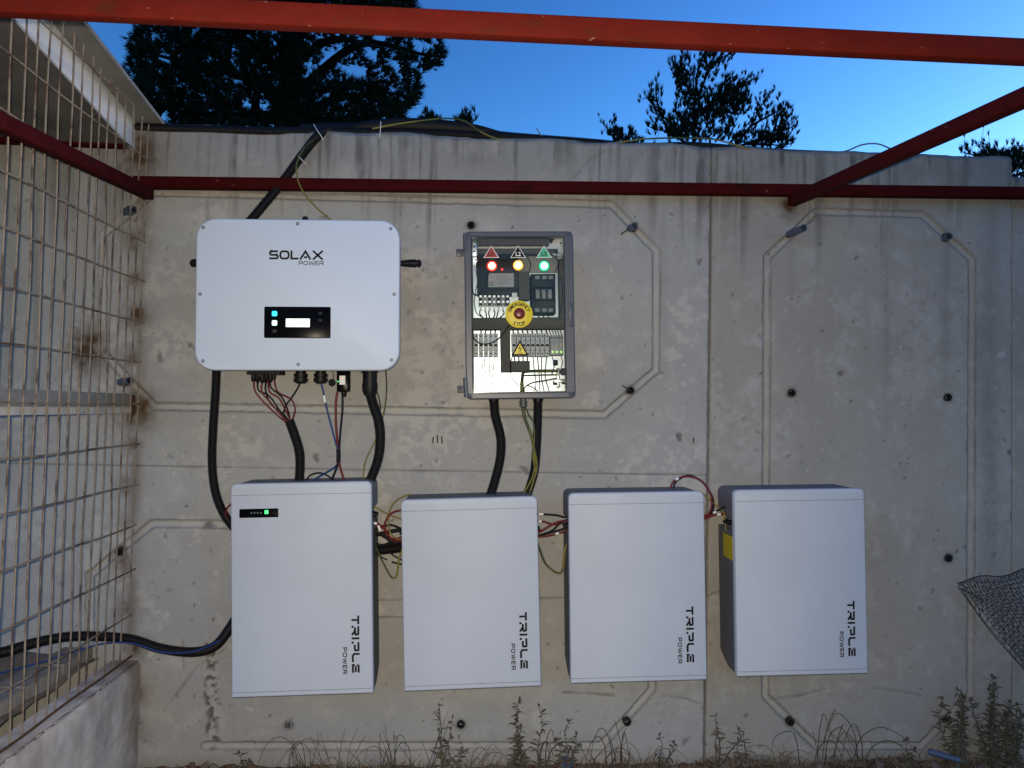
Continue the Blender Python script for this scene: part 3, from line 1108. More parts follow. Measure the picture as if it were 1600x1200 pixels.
def big_pine():
    rg = random.Random(3)
    YT = 8.2
    base = P(455, 190, YT)
    t = thing('pine_tree', 'large dense dark pine crown rising behind the wall at left', 'tree', (base.x, YT, 0))
    o = Vector((base.x, YT, 0))
    mb = MB()
    top = P(470, -260, YT)
    tube(mb, spline([Vector((0, 0, -0.05)), base - o, P(450, 0, YT) - o, top - o], 0.3), 0.2, 10, rfun=lambda u: 0.24 * (1 - u) + 0.04)
    mb.build('trunk', M_BARK, t)
    mb = MB()
    limbs = [[(455, 170), (380, 120), (260, 90), (215, 75)], [(450, 120), (350, 40), (240, 20)], [(460, 150), (560, 70), (660, 85), (690, 90)], [(460, 190), (540, 150), (640, 160)],
             [(455, 180), (330, 180), (230, 165)], [(455, 60), (560, 0), (640, -40)], [(458, 100), (520, 62), (600, 75)], [(455, 195), (560, 185), (620, 190)], [(396, 195), (402, 150), (420, 100)]]
    limb3 = []
    for L in limbs:
        dy = rg.uniform(-1.2, 1.2)
        pts = [P(x, y, YT + dy * i / (len(L) - 1)) - o for i, (x, y) in enumerate(L)]
        limb3.append(pts)
        tube(mb, spline(pts, 0.15), 0.05, 6, rfun=lambda u: 0.07 * (1 - u) + 0.012)
    mb.build('limb', M_BARK, t)
    poly = [(207, 66), (222, 40), (238, 20), (236, -60), (300, -140), (640, -150), (652, -20), (640, 8), (688, 60), (693, 96), (668, 108), (650, 112), (655, 135), (648, 160), (630, 172),
            (628, 190), (600, 198), (560, 205), (236, 205), (222, 165), (228, 140), (212, 112), (203, 105)]
    gaps = [(245, 60, 10), (262, 92, 14), (310, 50, 9), (518, 88, 20), (545, 112, 18), (505, 108, 14), (558, 118, 14), (405, 165, 18), (388, 166, 9), (600, 50, 20), (655, 75, 14), (262, 185, 11),
            (415, 55, 7), (575, 85, 15), (610, 100, 12), (480, 105, 9), (330, 95, 7), (612, 140, 9), (420, 172, 11), (530, 165, 8), (660, 55, 10), (590, 66, 10)]
    mb = MB()
    n = 0
    while n < 12000:
        x, y = rg.uniform(200, 700), rg.uniform(-150, 206)
        if not inpoly(x, y, poly):
            continue
        g = 0
        for gx, gy, gr in gaps:
            g = max(g, 1.15 - math.hypot(x - gx, (y - gy) * 1.2) / gr)
        if rg.random() < g * 1.7:
            continue
        if x > 470 and 45 < y < 130 and rg.random() < 0.45:
            continue
        dy = rg.uniform(-1.0, 1.0)
        c = P(x, y, YT + dy) - o
        out = Vector(((x - 450) / 250, rg.uniform(-.5, .5), rg.uniform(-0.1, 0.8)))
        tuft(mb, c, out, 16, rg.uniform(0.10, 0.17), 0.008, 1.1, rg)
        n += 1
    # wisps that break the outline
    m = len(poly)
    for i in range(m):
        (x0, y0), (x1, y1) = poly[i], poly[(i + 1) % m]
        L = math.hypot(x1 - x0, y1 - y0)
        if max(y0, y1) > 200 and min(y0, y1) > 195:
            continue
        for k in range(int(L / 5)):
            u = rg.random()
            x, y = x0 + (x1 - x0) * u + rg.gauss(0, 5), y0 + (y1 - y0) * u + rg.gauss(0, 5)
            tuft(mb, P(x, y, YT + rg.uniform(-.6, .6)) - o, Vector(((x - 450) / 250, rg.uniform(-.4, .4), rg.uniform(-.2, .7))), 12, rg.uniform(.08, .15), 0.006, 0.9, rg)
    mb.build('crown', M_PINE, t, smooth=False)


def branchy_pine(name, label, cat, YT, trunk, branches, per, L, seed, sprd=0.05, mass=()):
    rg = random.Random(seed)
    base = P(trunk[0][0], trunk[0][1], YT)
    t = thing(name, label, cat, (base.x, YT, 0))
    o = Vector((base.x, YT, 0))
    mb = MB()
    tube(mb, spline([Vector((0, 0, -.05))] + [P(x, y, YT) - o for x, y in trunk], 0.08), 0.04, 7, rfun=lambda u: 0.075 * (1 - u) + 0.006)
    mb.build('trunk', M_BARK, t)
    fo, br = MB(), MB()
    for B in [trunk[max(0, len(trunk) - 3):]] + branches:
        dy = rg.uniform(-.5, .5)
        pts = spline([P(x, y, YT + dy * i / (len(B) - 1)) - o for i, (x, y) in enumerate(B)], 0.03)
        tube(br, pts, 0.01, 5, rfun=lambda u: 0.014 * (1 - u) + 0.004)
        n = len(pts)
        for i in range(n):
            u = i / n
            if u < 0.12:
                continue
            for k in range(per):
                p = pts[i] + Vector((rg.gauss(0, sprd), rg.gauss(0, sprd), rg.gauss(0, sprd)))
                dr = (pts[min(i + 1, n - 1)] - pts[max(i - 1, 0)]).normalized()
                br.cyl(pts[i], p, .0035, .002, seg=3, caps=False)
                tuft(fo, p, dr * 0.5 + Vector((rg.uniform(-.5, .5), rg.uniform(-.5, .5), 0.9)), 24, L * rg.uniform(.8, 1.35), L * 0.055, 0.42, rg)
    for (mx, my, rx, ry, n) in mass:
        for k in range(n):
            a, q = rg.uniform(0, 6.283), math.sqrt(rg.random())
            p = P(mx + rx * q * math.cos(a), my + ry * q * math.sin(a), YT + rg.uniform(-.5, .5)) - o
            tuft(fo, p, Vector((rg.uniform(-.6, .6), rg.uniform(-.5, .5), 0.8)), 24, L * rg.uniform(.8, 1.35), L * 0.055, 0.5, rg)
    br.build('branch', M_BARK, t)
    fo.build('crown', M_PINE, t, smooth=False)


big_pine()
branchy_pine('pine_tree', 'open topped young pine with upright shoots behind the wall at right of centre', 'tree', 6.2,
             [(1084, 240), (1084, 200), (1086, 150), (1092, 105), (1104, 74)],
             [[(1072, 216), (1030, 176), (1008, 150)], [(1034, 180), (1026, 158), (1024, 134)], [(1086, 152), (1062, 118), (1056, 100)], [(1060, 116), (1064, 98), (1068, 86)],
              [(1081, 183), (1110, 162), (1146, 140), (1180, 122)], [(1090, 150), (1112, 105), (1142, 82)], [(1150, 225), (1176, 192), (1190, 165), (1202, 145)],
              [(1172, 197), (1200, 182), (1226, 168)], [(1157, 228), (1195, 214), (1222, 205), (1243, 196)], [(1075, 225), (1045, 208), (1016, 198)], [(1120, 156), (1130, 130), (1150, 118)],
              [(1100, 170), (1125, 172), (1150, 178), (1172, 172)], [(1165, 225), (1205, 226), (1230, 230)], [(1215, 206), (1228, 190), (1232, 182)], [(1078, 205), (1060, 180), (1052, 160)],
              [(1210, 205), (1216, 180), (1226, 170)], [(1130, 150), (1150, 135), (1166, 128)], [(1140, 225), (1150, 212), (1160, 208)]],
             2, 0.085, 9, sprd=0.055, mass=((1118, 162, 52, 26, 300), (1065, 130, 14, 26, 70), (1095, 200, 55, 26, 260), (1112, 100, 18, 22, 60), (1150, 150, 26, 16, 60), (1205, 222, 34, 12, 90), (1065, 205, 30, 14, 60), (1155,222,12,9,24)))
branchy_pine('young_pine', 'small pine tip just above the wall left of the open topped pine', 'tree', 6.6, [(972, 240), (968, 222), (962, 200), (960, 188)],
             [[(965, 222), (952, 206), (945, 194)], [(970, 226), (984, 214), (990, 206)]], 2, 0.08, 12, sprd=0.04, mass=((962, 212, 14, 10, 30), (990, 222, 18, 6, 30)))
branchy_pine('shrub', 'small dark pine tip showing over the black conduits right of the big pine', 'shrub', 4.5, [(668, 225), (666, 200), (668, 182)],
             [[(665, 200), (660, 188)], [(668, 200), (680, 188)]], 2, 0.07, 14, sprd=0.035, mass=((671, 190, 13, 8, 40),))
branchy_pine('shrub', 'small dark pine tip under the arching yellow wire on the wall', 'shrub', 4.5, [(722, 228), (724, 202), (726, 184)],
             [[(722, 205), (712, 194)], [(724, 202), (733, 184)]], 2, 0.07, 15, sprd=0.035, mass=((724, 192, 12, 9, 40),))
branchy_pine('young_pine', 'dark leafy tree top beyond the lower wall end at far right', 'tree', 4.8, [(1580, 300), (1575, 265), (1568, 240)],
             [[(1575, 262), (1530, 245), (1505, 238)], [(1575, 262), (1555, 240), (1532, 226)], [(1580, 270), (1600, 240), (1612, 226)], [(1585, 275), (1620, 260), (1640, 250)]], 2, 0.075, 16, sprd=0.07,
             mass=((1590, 250, 22, 16, 110), (1550, 248, 25, 8, 60)))
branchy_pine('young_pine', 'dark branch tips between the shed roof and the large pine', 'tree', 7.0, [(205, 210), (205, 170), (203, 125)],
             [[(205, 165), (192, 140), (186, 122)], [(206, 160), (218, 140), (226, 128)], [(205, 185), (222, 165), (232, 158)]], 3, 0.12, 17, sprd=0.09, mass=((208, 150, 16, 22, 90), (222, 182, 14, 14, 50)))

# ------------------------------------------------------------------ inverter
def front_box(corners, Y):
    q = [P(x, y, Y) for x, y in corners]            # TL, TR, BR, BL
    c = (q[0] + q[1] + q[2] + q[3]) / 4
    w = ((q[1] - q[0]).length + (q[2] - q[3]).length) / 2
    h = ((q[0] - q[3]).length + (q[1] - q[2]).length) / 2
    t1 = math.atan2(q[1].z - q[0].z, q[1].x - q[0].x)
    t2 = math.atan2(q[2].z - q[3].z, q[2].x - q[3].x)
    return c, w, h, (t1 + t2) / 2


def frame_of(c, tilt):
    M = Matrix.Translation(c) @ Matrix.Rotation(-tilt, 4, 'Y')
    Mi = M.inverted()
    return Mi


IY = -0.245
c, w, h, tl = front_box(((305, 341), (623, 344), (624.5, 579), (305, 578)), IY)
inv = thing('inverter', 'wide white wall inverter with rounded corners and a small lit display', 'inverter', c, -tl)
IM = frame_of(c, tl)
il = lambda px, py, Y=IY: IM @ P(px, py, Y)
isz = S(IY)
MB().rrect(0, 0, w, h, 0.064, 0, 0.036, 0.006, seg=9).build('front_cover', M_INV, inv)
MB().rrect(0, 0, w - 0.012, h - 0.012, 0.058, 0.037, 0.052, 0.0, seg=8).build('gasket', M_DGREY, inv)
MB().rrect(0, 0.004, w - 0.06, h - 0.05, 0.045, 0.053, 0.20, 0.0, seg=6).build('housing', M_BATB, inv)
MB().rrect(0, 0.03, w * 0.55, h * 0.6, 0.0, 0.201, 0.243, 0.0).build('wall_bracket', M_GALV, inv)
for (sx_, sy_) in ((317.5, 355.5), (465, 349.5), (610.5, 357.5), (312.5, 459.5), (616, 460), (317, 564), (466, 569.5), (612, 562.5)):
    q = il(sx_, sy_)
    sc_ = MB().lathe((q.x, 0.001, q.z), [(-0.004, 0.0062), (0.0005, 0.0062), (0.0018, 0.005), (0.0022, 0.0026), (-0.001, 0.0022), (-0.001, 0.0001)], seg=14)
    sc_.build('screw', M_SCREW, inv)
a, b = il(413, 479), il(516.5, 528.5)
dw, dh, dcx, dcz = b.x - a.x, a.z - b.z, (a.x + b.x) / 2, (a.z + b.z) / 2
disp = MB().rrect(dcx, dcz, dw, dh, 0.004, -0.0012, 0.002, 0.0006, seg=3).build('display_panel', M_GLOSSB, inv)


def lit(px0, py0, px1, py1, r, m, name, par=None, M_=il):
    a, b = M_(px0, py0), M_(px1, py1)
    return MB().rrect((a.x + b.x) / 2, (a.z + b.z) / 2, b.x - a.x, a.z - b.z, r, -0.0020, -0.0011, 0.0003, seg=4).build(name, m, par or disp)


lit(447, 498, 484, 511, 0.001, M_SCR, 'screen')
lit(425, 486, 433.2, 494.2, 0.004, M_CYAN, 'button_light')
lit(425, 500.5, 433.2, 508.8, 0.004, M_MINT, 'button_light')
lit(425.5, 514.5, 432.5, 520, 0.003, M_DGREY, 'button_light')
for yy in (489.5, 500.5, 518):
    lit(497.5, yy - 2, 503, yy + 2, 0.001, M_DGREY, 'touch_key')


# lettering by strokes: unit cap height, returns advance
def strokes(ch):
    arc = lambda cx, cy, rx, ry, a0, a1, n=7: [(cx + rx * math.cos(math.radians(a0 + (a1 - a0) * k / n)), cy + ry * math.sin(math.radians(a0 + (a1 - a0) * k / n))) for k in range(n + 1)]
    if ch == 'S':
        return 1.12, [[(1.08, .9), (.30, .9)] + arc(.30, .7, .2, .2, 90, 270) + [(.85, .5)] + arc(.85, .3, .2, .2, 90, -90) + [(.02, .1)]]
    if ch == 'O':
        return 1.2, [arc(.36, .5, .27, .40, 90, 270, 10) + arc(.84, .5, .27, .40, 270, 450, 10) + [(.36, .9), (.30, .892)]]
    if ch == 'L':
        return .95, [[(.1, 1.0), (.1, .1), (.95, .1)]]
    if ch == 'A':
        return 1.38, [[(.06, 0), (.70, .92), (1.32, 0)], [(.52, .26), (.92, .26)]]
    if ch == 'X':
        return 1.36, [[(.08, 1), (1.28, 0)], [(1.28, 1), (.08, 0)]]
    if ch == 'P':
        return 1.0, [[(.08, 0), (.08, .92), (.80, .92), (.94, .80), (.94, .52), (.80, .40), (.2, .40)]]
    if ch == 'W':
        return 1.45, [[(.04, 1), (.38, .06), (.72, .85), (1.06, .06), (1.40, 1)]]
    if ch == 'E':
        return .95, [[(.92, .92), (.08, .92), (.08, .08), (.92, .08)], [(.1, .5), (.85, .5)]]
    if ch == 'R':
        return 1.05, [[(.08, 0), (.08, .92), (.82, .92), (.94, .80), (.94, .55), (.82, .43), (.2, .43)], [(.6, .43), (1.0, 0)]]


def stroke_text(mb, s, cap, x0, z0, y, sw, gap=.14, total=None, rot=False):
    """rot: text runs downwards with letter tops to the right (x0,z0 = start of baseline)"""
    adv = [strokes(c)[0] for c in s]
    nat = sum(adv) + gap * (len(s) - 1)
    kx = (total / cap / nat) if total else 1.0
    x = 0
    for c in s:
        a, st = strokes(c)
        for pl in st:
            pts = [((x + p[0]) * kx * cap, p[1] * cap) for p in pl]
            pts = [(x0 + q[1], z0 - q[0]) for q in pts] if rot else [(x0 + q[0], z0 + q[1]) for q in pts]
            mb.ribbon(pts, sw, y)
        x += a + gap


a, b = il(420.5, 405.2), il(505.5, 392)
mb = MB()
stroke_text(mb, 'SOLAX', b.z - a.z, a.x, a.z, -0.0012, 0.0064, total=b.x - a.x)
a2, b2 = il(467, 414.3), il(506, 408.2)
stroke_text(mb, 'POWER', b2.z - a2.z, a2.x, a2.z, -0.0012, 0.0021, total=b2.x - a2.x)
mb.build('lettering', M_INK, inv, smooth=False)

# switch levers sticking out at both sides
for pts, nm in (((618, 411.5, 640, 411.5, 653, 411.5), 'switch_lever'), ((312, 411, 303, 411, 301.5, 411), 'switch_lever')):
    q = [il(pts[i], pts[i + 1], -0.10) for i in (0, 2, 4)]
    mb = MB()
    sg = 1 if q[2].x > q[0].x else -1
    if sg > 0:
        tube(mb, spline(q, 0.004), 0.01, 10, rfun=lambda u: 0.0085 + 0.0065 * min(1, u * 1.3) if u < .93 else 0.012)
        e = q[2]
        mb.lathe(e, [(0, 0.0148), (0.006, 0.0135), (0.011, 0.0085), (0.0125, 0.002)], axis=(sg, 0, 0), seg=12)
    else:
        mb.cyl(q[0], q[2], 0.014, 0.014, 12)
        mb.lathe(q[2], [(0, 0.014), (0.005, 0.0125), (0.009, 0.007), (0.010, 0.002)], axis=(sg, 0, 0), seg=12)
    mb.build(nm, M_BLACK, inv)
# hook on top behind the cover
mb = MB()
q = il(477, 341, -0.12)
mb.lathe(q - Vector((0, 0, 0.012)), [(0, 0.010), (0.014, 0.010), (0.018, 0.006), (0.019, 0.001)], axis=(0, 0, 1), seg=12)
mb.build('lifting_lug', M_BLACK, inv)

# sockets and glands under the inverter
GY = -0.15


def gland(px, y0, y1, wpx, par, M_, Y, m=M_BLACK, name='cable_gland'):
    k = 1 / S(Y)
    t = M_(px, y0, Y)
    L = (y1 - y0) * k
    r = wpx / 2 * k
    mb = MB()
    mb.lathe(t + Vector((0, 0, 0.012)), [(0, r * .75), (0.012 + L * .22, r * .75), (0.012 + L * .24, r * 1.0), (0.012 + L * .48, r * 1.0), (0.012 + L * .50, r * .82), (0.012 + L * .56, r * .82), (0.012 + L * .58, r * .98),
                                          (0.012 + L * .86, r * .95), (0.012 + L, r * .62)], axis=(0, 0, -1), seg=12)
    for q in range(10):
        an = 2 * math.pi * q / 10
        mb.box(t + Vector((math.cos(an) * r * .97, math.sin(an) * r * .97, -L * .72)), (r * .16, r * .16, L * .26), Matrix.Rotation(an, 3, 'Z'))
    return mb.build(name, m, par)


gland(470, 579, 599, 21, inv, il, GY)
gland(501, 579, 599, 21, inv, il, GY)
# big gland with a tapered boot
k_ = 1 / S(GY)
t_ = il(578, 579, GY)
MB().lathe(t_ + Vector((0, 0, .012)), [(0, .028), (.020, .028), (.021, .0245), (.055, .0245), (.056, .027), (.080, .0265), (.098, .020)], axis=(0, 0, -1), seg=16).build('cable_gland', M_BLACK, inv)
# plug row
for k, (px, ln) in enumerate(((396, 17), (402.5, 18), (410, 19), (416, 19), (422.5, 18), (428, 14))):
    Y = GY + (0.02 if k % 2 else -0.012)
    t_ = il(px, 577, Y)
    mb = MB()
    L = (ln + 2) / S(Y)
    mb.lathe(t_ + Vector((0, 0, .01)), [(0, .0085), (.01 + L * .35, .0085), (.01 + L * .36, .0065), (.01 + L * .5, .0065), (.01 + L * .52, .0080), (.01 + L * .9, .0075), (.01 + L, .004)], axis=(0, 0, -1), seg=10)
    mb.build('plug', M_BLACK, inv)
a, b = il(388, 578, GY), il(440, 583, GY)
MB().rrect((a.x + b.x) / 2, (a.z + b.z) / 2, b.x - a.x, a.z - b.z + .01, 0.0, a.y - 0.02, a.y + 0.05, 0.0).build('socket_plate', M_BLACK, inv)
# communication dongle with its label, light and hanging cap
a, b = il(526, 576, GY), il(545, 612, GY)
dg_ = MB().rrect((a.x + b.x) / 2, (a.z + b.z) / 2, b.x - a.x, a.z - b.z, 0.006, a.y, a.y + 0.035, 0.003, seg=3).build('dongle', M_GLOSSB, inv)
a, b = il(530.5, 587, GY), il(539.5, 601, GY)
MB().rrect((a.x + b.x) / 2, (a.z + b.z) / 2, b.x - a.x, a.z - b.z, 0.001, a.y - 0.0008, a.y + 0.0005).build('label_sticker', M_WHITE, dg_)
a = il(528, 596, GY)
MB().lathe((a.x, a.y + .001, a.z), [(0, .0028), (.0015, .0022), (.002, .0003)], seg=8).build('status_light', M_LEDG, dg_)
a, b = il(532, 612, GY), il(540, 622, GY)
MB().lathe(Vector(((a.x + b.x) / 2, a.y + .017, a.z + .004)), [(0, .010), (.01, .010), (.022, .006)], axis=(0, 0, -1), seg=10).build('connector', M_BLACK, dg_)
cp = il(518.5, 598, GY + .01)
mb = MB()
mb.lathe(cp, [(-.006, .011), (.004, .0125), (.006, .011)], axis=(.25, -.9, .3), seg=14)
tube(mb, spline([cp, il(521, 588, GY + .01), il(519, 577, GY + .01)], .006), .0012, 5)
mb.build('hanging_cap', M_BLACK, inv)

# ------------------------------------------------------------------ batteries
BY = -0.222
BATS = [
    (((362, 757), (581, 751.5), (582, 1084), (360, 1090.5)), 'tallest white battery box with a green status light, left end of the row', True),
    (((628, 782), (839.5, 775), (845.5, 1073), (630, 1080.5)), 'white battery box mounted below the clear door electrical enclosure', False),
    (((885.5, 771.5), (1099, 767.5), (1106, 1063), (895, 1068)), 'white battery box with a red and black wire loop at its top right', False),
    (((1146.5, 766), (1349, 763.5), (1358.5, 1052.5), (1153, 1058)), 'white battery box with a yellow sticker on its side, right end of the row', False),
]


def triple(mb, x0, z0, total, cap, sw, y):
    """stencil style word running downwards, tops of letters to the right"""
    P_ = {
        'T': (1.0, [[(0.0, .86), (.98, .86)], [(.5, .72), (.5, 0)]]),
        'R': (1.12, [[(.05, .86), (.92, .86), (.98, .80), (.98, .50), (.55, .44), (.18, .44)], [(.62, .40), (.98, .10), (.98, 0)], [(.10, .30), (.10, 0)]]),
        'I': (.36, [[(.14, 1), (.14, 0)]]),
        'P': (1.12, [[(.05, .86), (.92, .86), (.98, .80), (.98, .46), (.88, .40), (.35, .40)], [(.10, .28), (.10, 0)]]),
        'L': (1.08, [[(.10, 1), (.10, .30), (.30, .14), (1.02, .14)]]),
        'E': (1.0, [[(.10, .86), (.98, .86)], [(.22, .50), (.92, .50)], [(.10, .78), (.10, .64)], [(.10, .40), (.10, .14), (.98, .14)]]),
    }
    s = 'TRIPLE'
    gap = .16
    nat = sum(P_[c][0] for c in s) + gap * 5
    kx = total / cap / nat
    x = 0
    for c in s:
        a, st = P_[c]
        for pl in st:
            mb.ribbon([(x0 + p[1] * cap, z0 - (x + p[0]) * kx * cap) for p in pl], sw, y)
        x += a + gap


bats = []
for bi, (cor, label, master) in enumerate(BATS):
    c, w, h, tl = front_box(cor, BY)
    t = thing('battery', label, 'battery', c, -tl, 'white battery boxes in a row on the wall')
    bats.append((t, c, w, h, tl))
    Dp = 0.185
    cover = MB().rrect(0, 0, w, h, (0.018, 0.018, 0.0015, 0.0015), 0, 0.026, 0.0045, seg=6).build('front_cover', M_BAT, t)
    zs1 = h / 2 - 17.5 / S(BY)
    zs2 = -h / 2 + 8.0 / S(BY)
    for zs in (zs1, zs2):
        MB().box((0, -0.0002, zs), (w - 0.003, 0.0012, 0.0016)).build('seam', M_SEAM, cover, smooth=False)
    # grey rear body: top block, slimmer cable bay, lower block with cut back bottom
    ch = 0.012
    wb = w - 0.004
    mb = MB()
    mb.rrect(0, h / 2 - 0.048, wb, 0.092, (0.02, 0.02, 0, 0), 0.0265, Dp, 0.0, seg=5)
    mb.build('top_cap', M_BATB, t)
    mb = MB()
    mb.rrect(0, h / 2 - 0.1185, wb - 0.008, 0.048, 0.0, 0.0265, Dp - 0.075, 0.0)
    mb.build('cable_bay', M_BATB, t)
    ztop, zbot = h / 2 - 0.143, -h / 2 + 0.004
    prof = [(0.0268, ztop), (Dp, ztop), (Dp, zbot + 0.035), (0.10, zbot), (0.0268, zbot)]
    mb = MB()
    x0, x1 = -wb / 2, wb / 2
    vs = [(x0, y, z) for y, z in prof] + [(x1, y, z) for y, z in prof]
    n = len(prof)
    mb.add(vs, [tuple(range(n)), tuple(reversed(range(n, 2 * n)))] + [((i + 1) % n, i, n + i, n + (i + 1) % n) for i in range(n)])
    mb.build('rear_body', M_BATB, t, smooth=False)
    MB().box((0, Dp + 0.017, 0.0), (w * 0.7, 0.032, h * 0.55)).build('wall_bracket', M_GALV, t, smooth=False)
    mb = MB()
    kx = 1 / S(BY)
    cap = 12.0 * kx
    xr = w / 2 - 20.0 * kx - cap
    zst = -h / 2 + (119 if master else 115) * kx
    triple(mb, xr, zst, 87 * kx, cap, 3.1 * kx, -0.0008)
    stroke_text(mb, 'POWER', 6.2 * kx, xr - 13.5 * kx, zst - 48 * kx, -0.0008, 1.35 * kx, total=40 * kx, gap=.3, rot=True)
    mb.build('lettering', M_INK, cover, smooth=False)
    # side sockets in the cable bay
    for sgn in (-1, 1):
        for k in range(2):
            mb = MB().lathe((sgn * (wb / 2 - 0.006), 0.055 + 0.028 * k, h / 2 - 0.118), [(0, .009), (.010, .009), (.011, .0065), (.020, .006)], axis=(sgn, 0, 0), seg=10)
            mb.build('socket', M_BLACK, t)
    if master:
        BMi = frame_of(c, tl)
        bl = lambda px, py, Y=BY: BMi @ P(px, py, Y)
        a, b = bl(374, 795.5), bl(435, 808)
        dp = MB().rrect((a.x + b.x) / 2, (a.z + b.z) / 2, b.x - a.x, a.z - b.z, 0.002, -0.0014, 0.001, 0.0004, seg=3).build('status_panel', M_GLOSSB, t)
        for k in range(4):
            lit(391.5 + k * 5, 800, 394 + k * 5, 802.6, 0.001, M_DIM, 'level_light', dp, bl)
        lit(413.5, 797, 419.5, 803, 0.003, M_LEDG, 'status_light', dp, bl)
    if bi == 3:
        MB().box((-wb / 2 - 0.0008, 0.080, h / 2 - 0.205), (0.0012, 0.10, 0.082)).build('warning_sticker', M_YELL, t, smooth=False)

# ------------------------------------------------------------------ electrical enclosure
EY = -0.165
c, w, h, tl = front_box(((724, 361.5), (896, 361), (899, 622), (729, 624)), EY)
enc = thing('electrical_enclosure', 'grey electrical enclosure with a clear door, breakers and three lit lamps', 'electrical box', c, -tl)
EM = frame_of(c, tl)
el = lambda px, py, Y=EY: EM @ P(px, py, Y)
ED = 0.15


def epx(mb, x0, y0, x1, y1, Y, depth, r=0.0, ch=0.0, mi=0):
    """box whose front outline is the photo rectangle, front at world depth Y"""
    a, b = el(x0, y0, Y), el(x1, y1, Y)
    yf = Y - c.y
    return mb.rrect((a.x + b.x) / 2, (a.z + b.z) / 2, abs(b.x - a.x), abs(a.z - b.z), r, yf, yf + depth, ch, seg=3, mi=mi)


def frame_ring(mb, w, h, r, iw, ih, ir, yf, yb, ox=0, oz=0, ch=0.004):
    def rr(w, h, r, y, seg=5):
        out = []
        for (sx, sz, a0) in ((1, 1, 0), (-1, 1, 90), (-1, -1, 180), (1, -1, 270)):
            for k in range(seg + 1):
                a = math.radians(a0 + 90 * k / seg)
                out.append((sx * (w / 2 - r) + r * math.cos(a), y, sz * (h / 2 - r) + r * math.sin(a)))
        return out
    rings = [rr(w, h, r, yb), rr(w, h, r, yf + ch), rr(w - 2 * ch, h - 2 * ch, r, yf), [(x + ox, y, z + oz) for x, y, z in rr(iw + 2 * ch * .5, ih + 2 * ch * .5, ir, yf)],
             [(x + ox, y, z + oz) for x, y, z in rr(iw, ih, ir, yf + ch)], [(x + ox, y, z + oz) for x, y, z in rr(iw, ih, ir, yb)]]
    n = len(rings[0])
    vs = [p for rg_ in rings for p in rg_]
    fs = []
    for k in range(len(rings) - 1):
        for i in range(n):
            j = (i + 1) % n
            fs.append((k * n + i, k * n + j, (k + 1) * n + j, (k + 1) * n + i))
    mb.add(vs, fs)


a, b = el(736, 369.5), el(885, 613)
iw, ih, ox, oz = b.x - a.x, a.z - b.z, (a.x + b.x) / 2, (a.z + b.z) / 2
mb = MB()
frame_ring(mb, w, h, 0.018, iw, ih, 0.006, 0.0, 0.034, ox, oz)
door = mb.build('door_frame', M_ENC, enc)
mb = MB()
frame_ring(mb, w - 0.012, h - 0.012, 0.016, w - 0.024, h - 0.024, 0.012, 0.0355, ED)
mb.rrect(0, 0, w - 0.024, h - 0.024, 0.012, ED - 0.005, ED, 0.0, seg=4)
mb.build('box_shell', M_ENC, enc)
MB().rrect(ox, oz, iw + 0.006, ih + 0.006, 0.006, 0.010, 0.013, 0.0, seg=3).build('door_pane', M_PANE, enc)
# thin inner lip of the pane
mb = MB()
for (x0, y0, x1, y1) in ((736.5, 370, 738, 613), (883.5, 370, 885, 613)):
    epx(mb, x0, y0, x1, y1, EY + 0.015, 0.018)
mb.build('door_seal', M_BLACK, enc)
for (x0, y0, x1, y1) in ((712.5, 389, 724.5, 400), (714.5, 603, 727, 614)):
    mb = MB()
    epx(mb, x0, y0, x1, y1, -0.05, 0.008, 0.003, 0.001)
    q = el((x0 + x1) / 2 - 1, (y0 + y1) / 2, -0.052)
    mb.lathe((q.x, q.y, q.z), [(0, .006), (.004, .005), (.005, .001)], seg=8)
    mb.build('mounting_lug', M_ENC, enc)
for (y0, y1) in ((365, 392), (590, 620)):
    q0, q1 = el(727, y0, EY + .004), el(727.5 + (1.5 if y0 > 500 else 0), y1, EY + .004)
    MB().cyl(q0, q1, 0.0085, seg=10).build('hinge', M_ENC, enc)
mb = MB()
epx(mb, 889, 473, 895.5, 510, EY - 0.005, 0.012, 0.002, 0.0015)
epx(mb, 890.2, 476, 894.3, 503, EY - 0.0065, 0.003, 0.001, 0.0005)
mb.build('latch', M_ENC, enc)

PY = -0.045                                   # mounting plate front
mb = MB()
epx(mb, 738.5, 372, 882.5, 611, PY, 0.003, 0.002)
mb.build('mounting_plate', M_PLATE, enc)
# cable ducts
duct = lambda *q: epx(MB(), *q, PY - 0.052, 0.050, 0.001, 0.001).build('cable_duct', M_DUCT, enc)
duct(738, 496.5, 884, 513.5)
duct(782, 514, 798, 581.5)
duct(798.4, 564, 828, 581)
duct(873.5, 404, 883.5, 496)
duct(810.5, 424, 828, 468)
duct(746, 389, 872, 396)
duct(746, 372, 858, 383)
epx(MB(), 812, 398.5, 872.5, 425.5, PY - 0.012, 0.010, 0.001, 0.001).build('painted_reflection_panel', M_MGREY, enc)  # added grey panel, its colour imitates dark reflections on the mounting plate
epx(MB(), 746.5, 384.5, 872, 388, PY - 0.03, 0.02, 0.0, 0.0006).build('support_rail', M_GALV, enc)
# slots along the ducts
mb = MB()
for k in range(34):
    x = 741 + k * 4.2
    epx(mb, x, 497.5, x + 0.8, 499.5, PY - 0.0527, 0.001)
    epx(mb, x, 510.5, x + 0.8, 512.8, PY - 0.0527, 0.001)
mb.build('duct_slots', M_DGREY, enc, smooth=False)
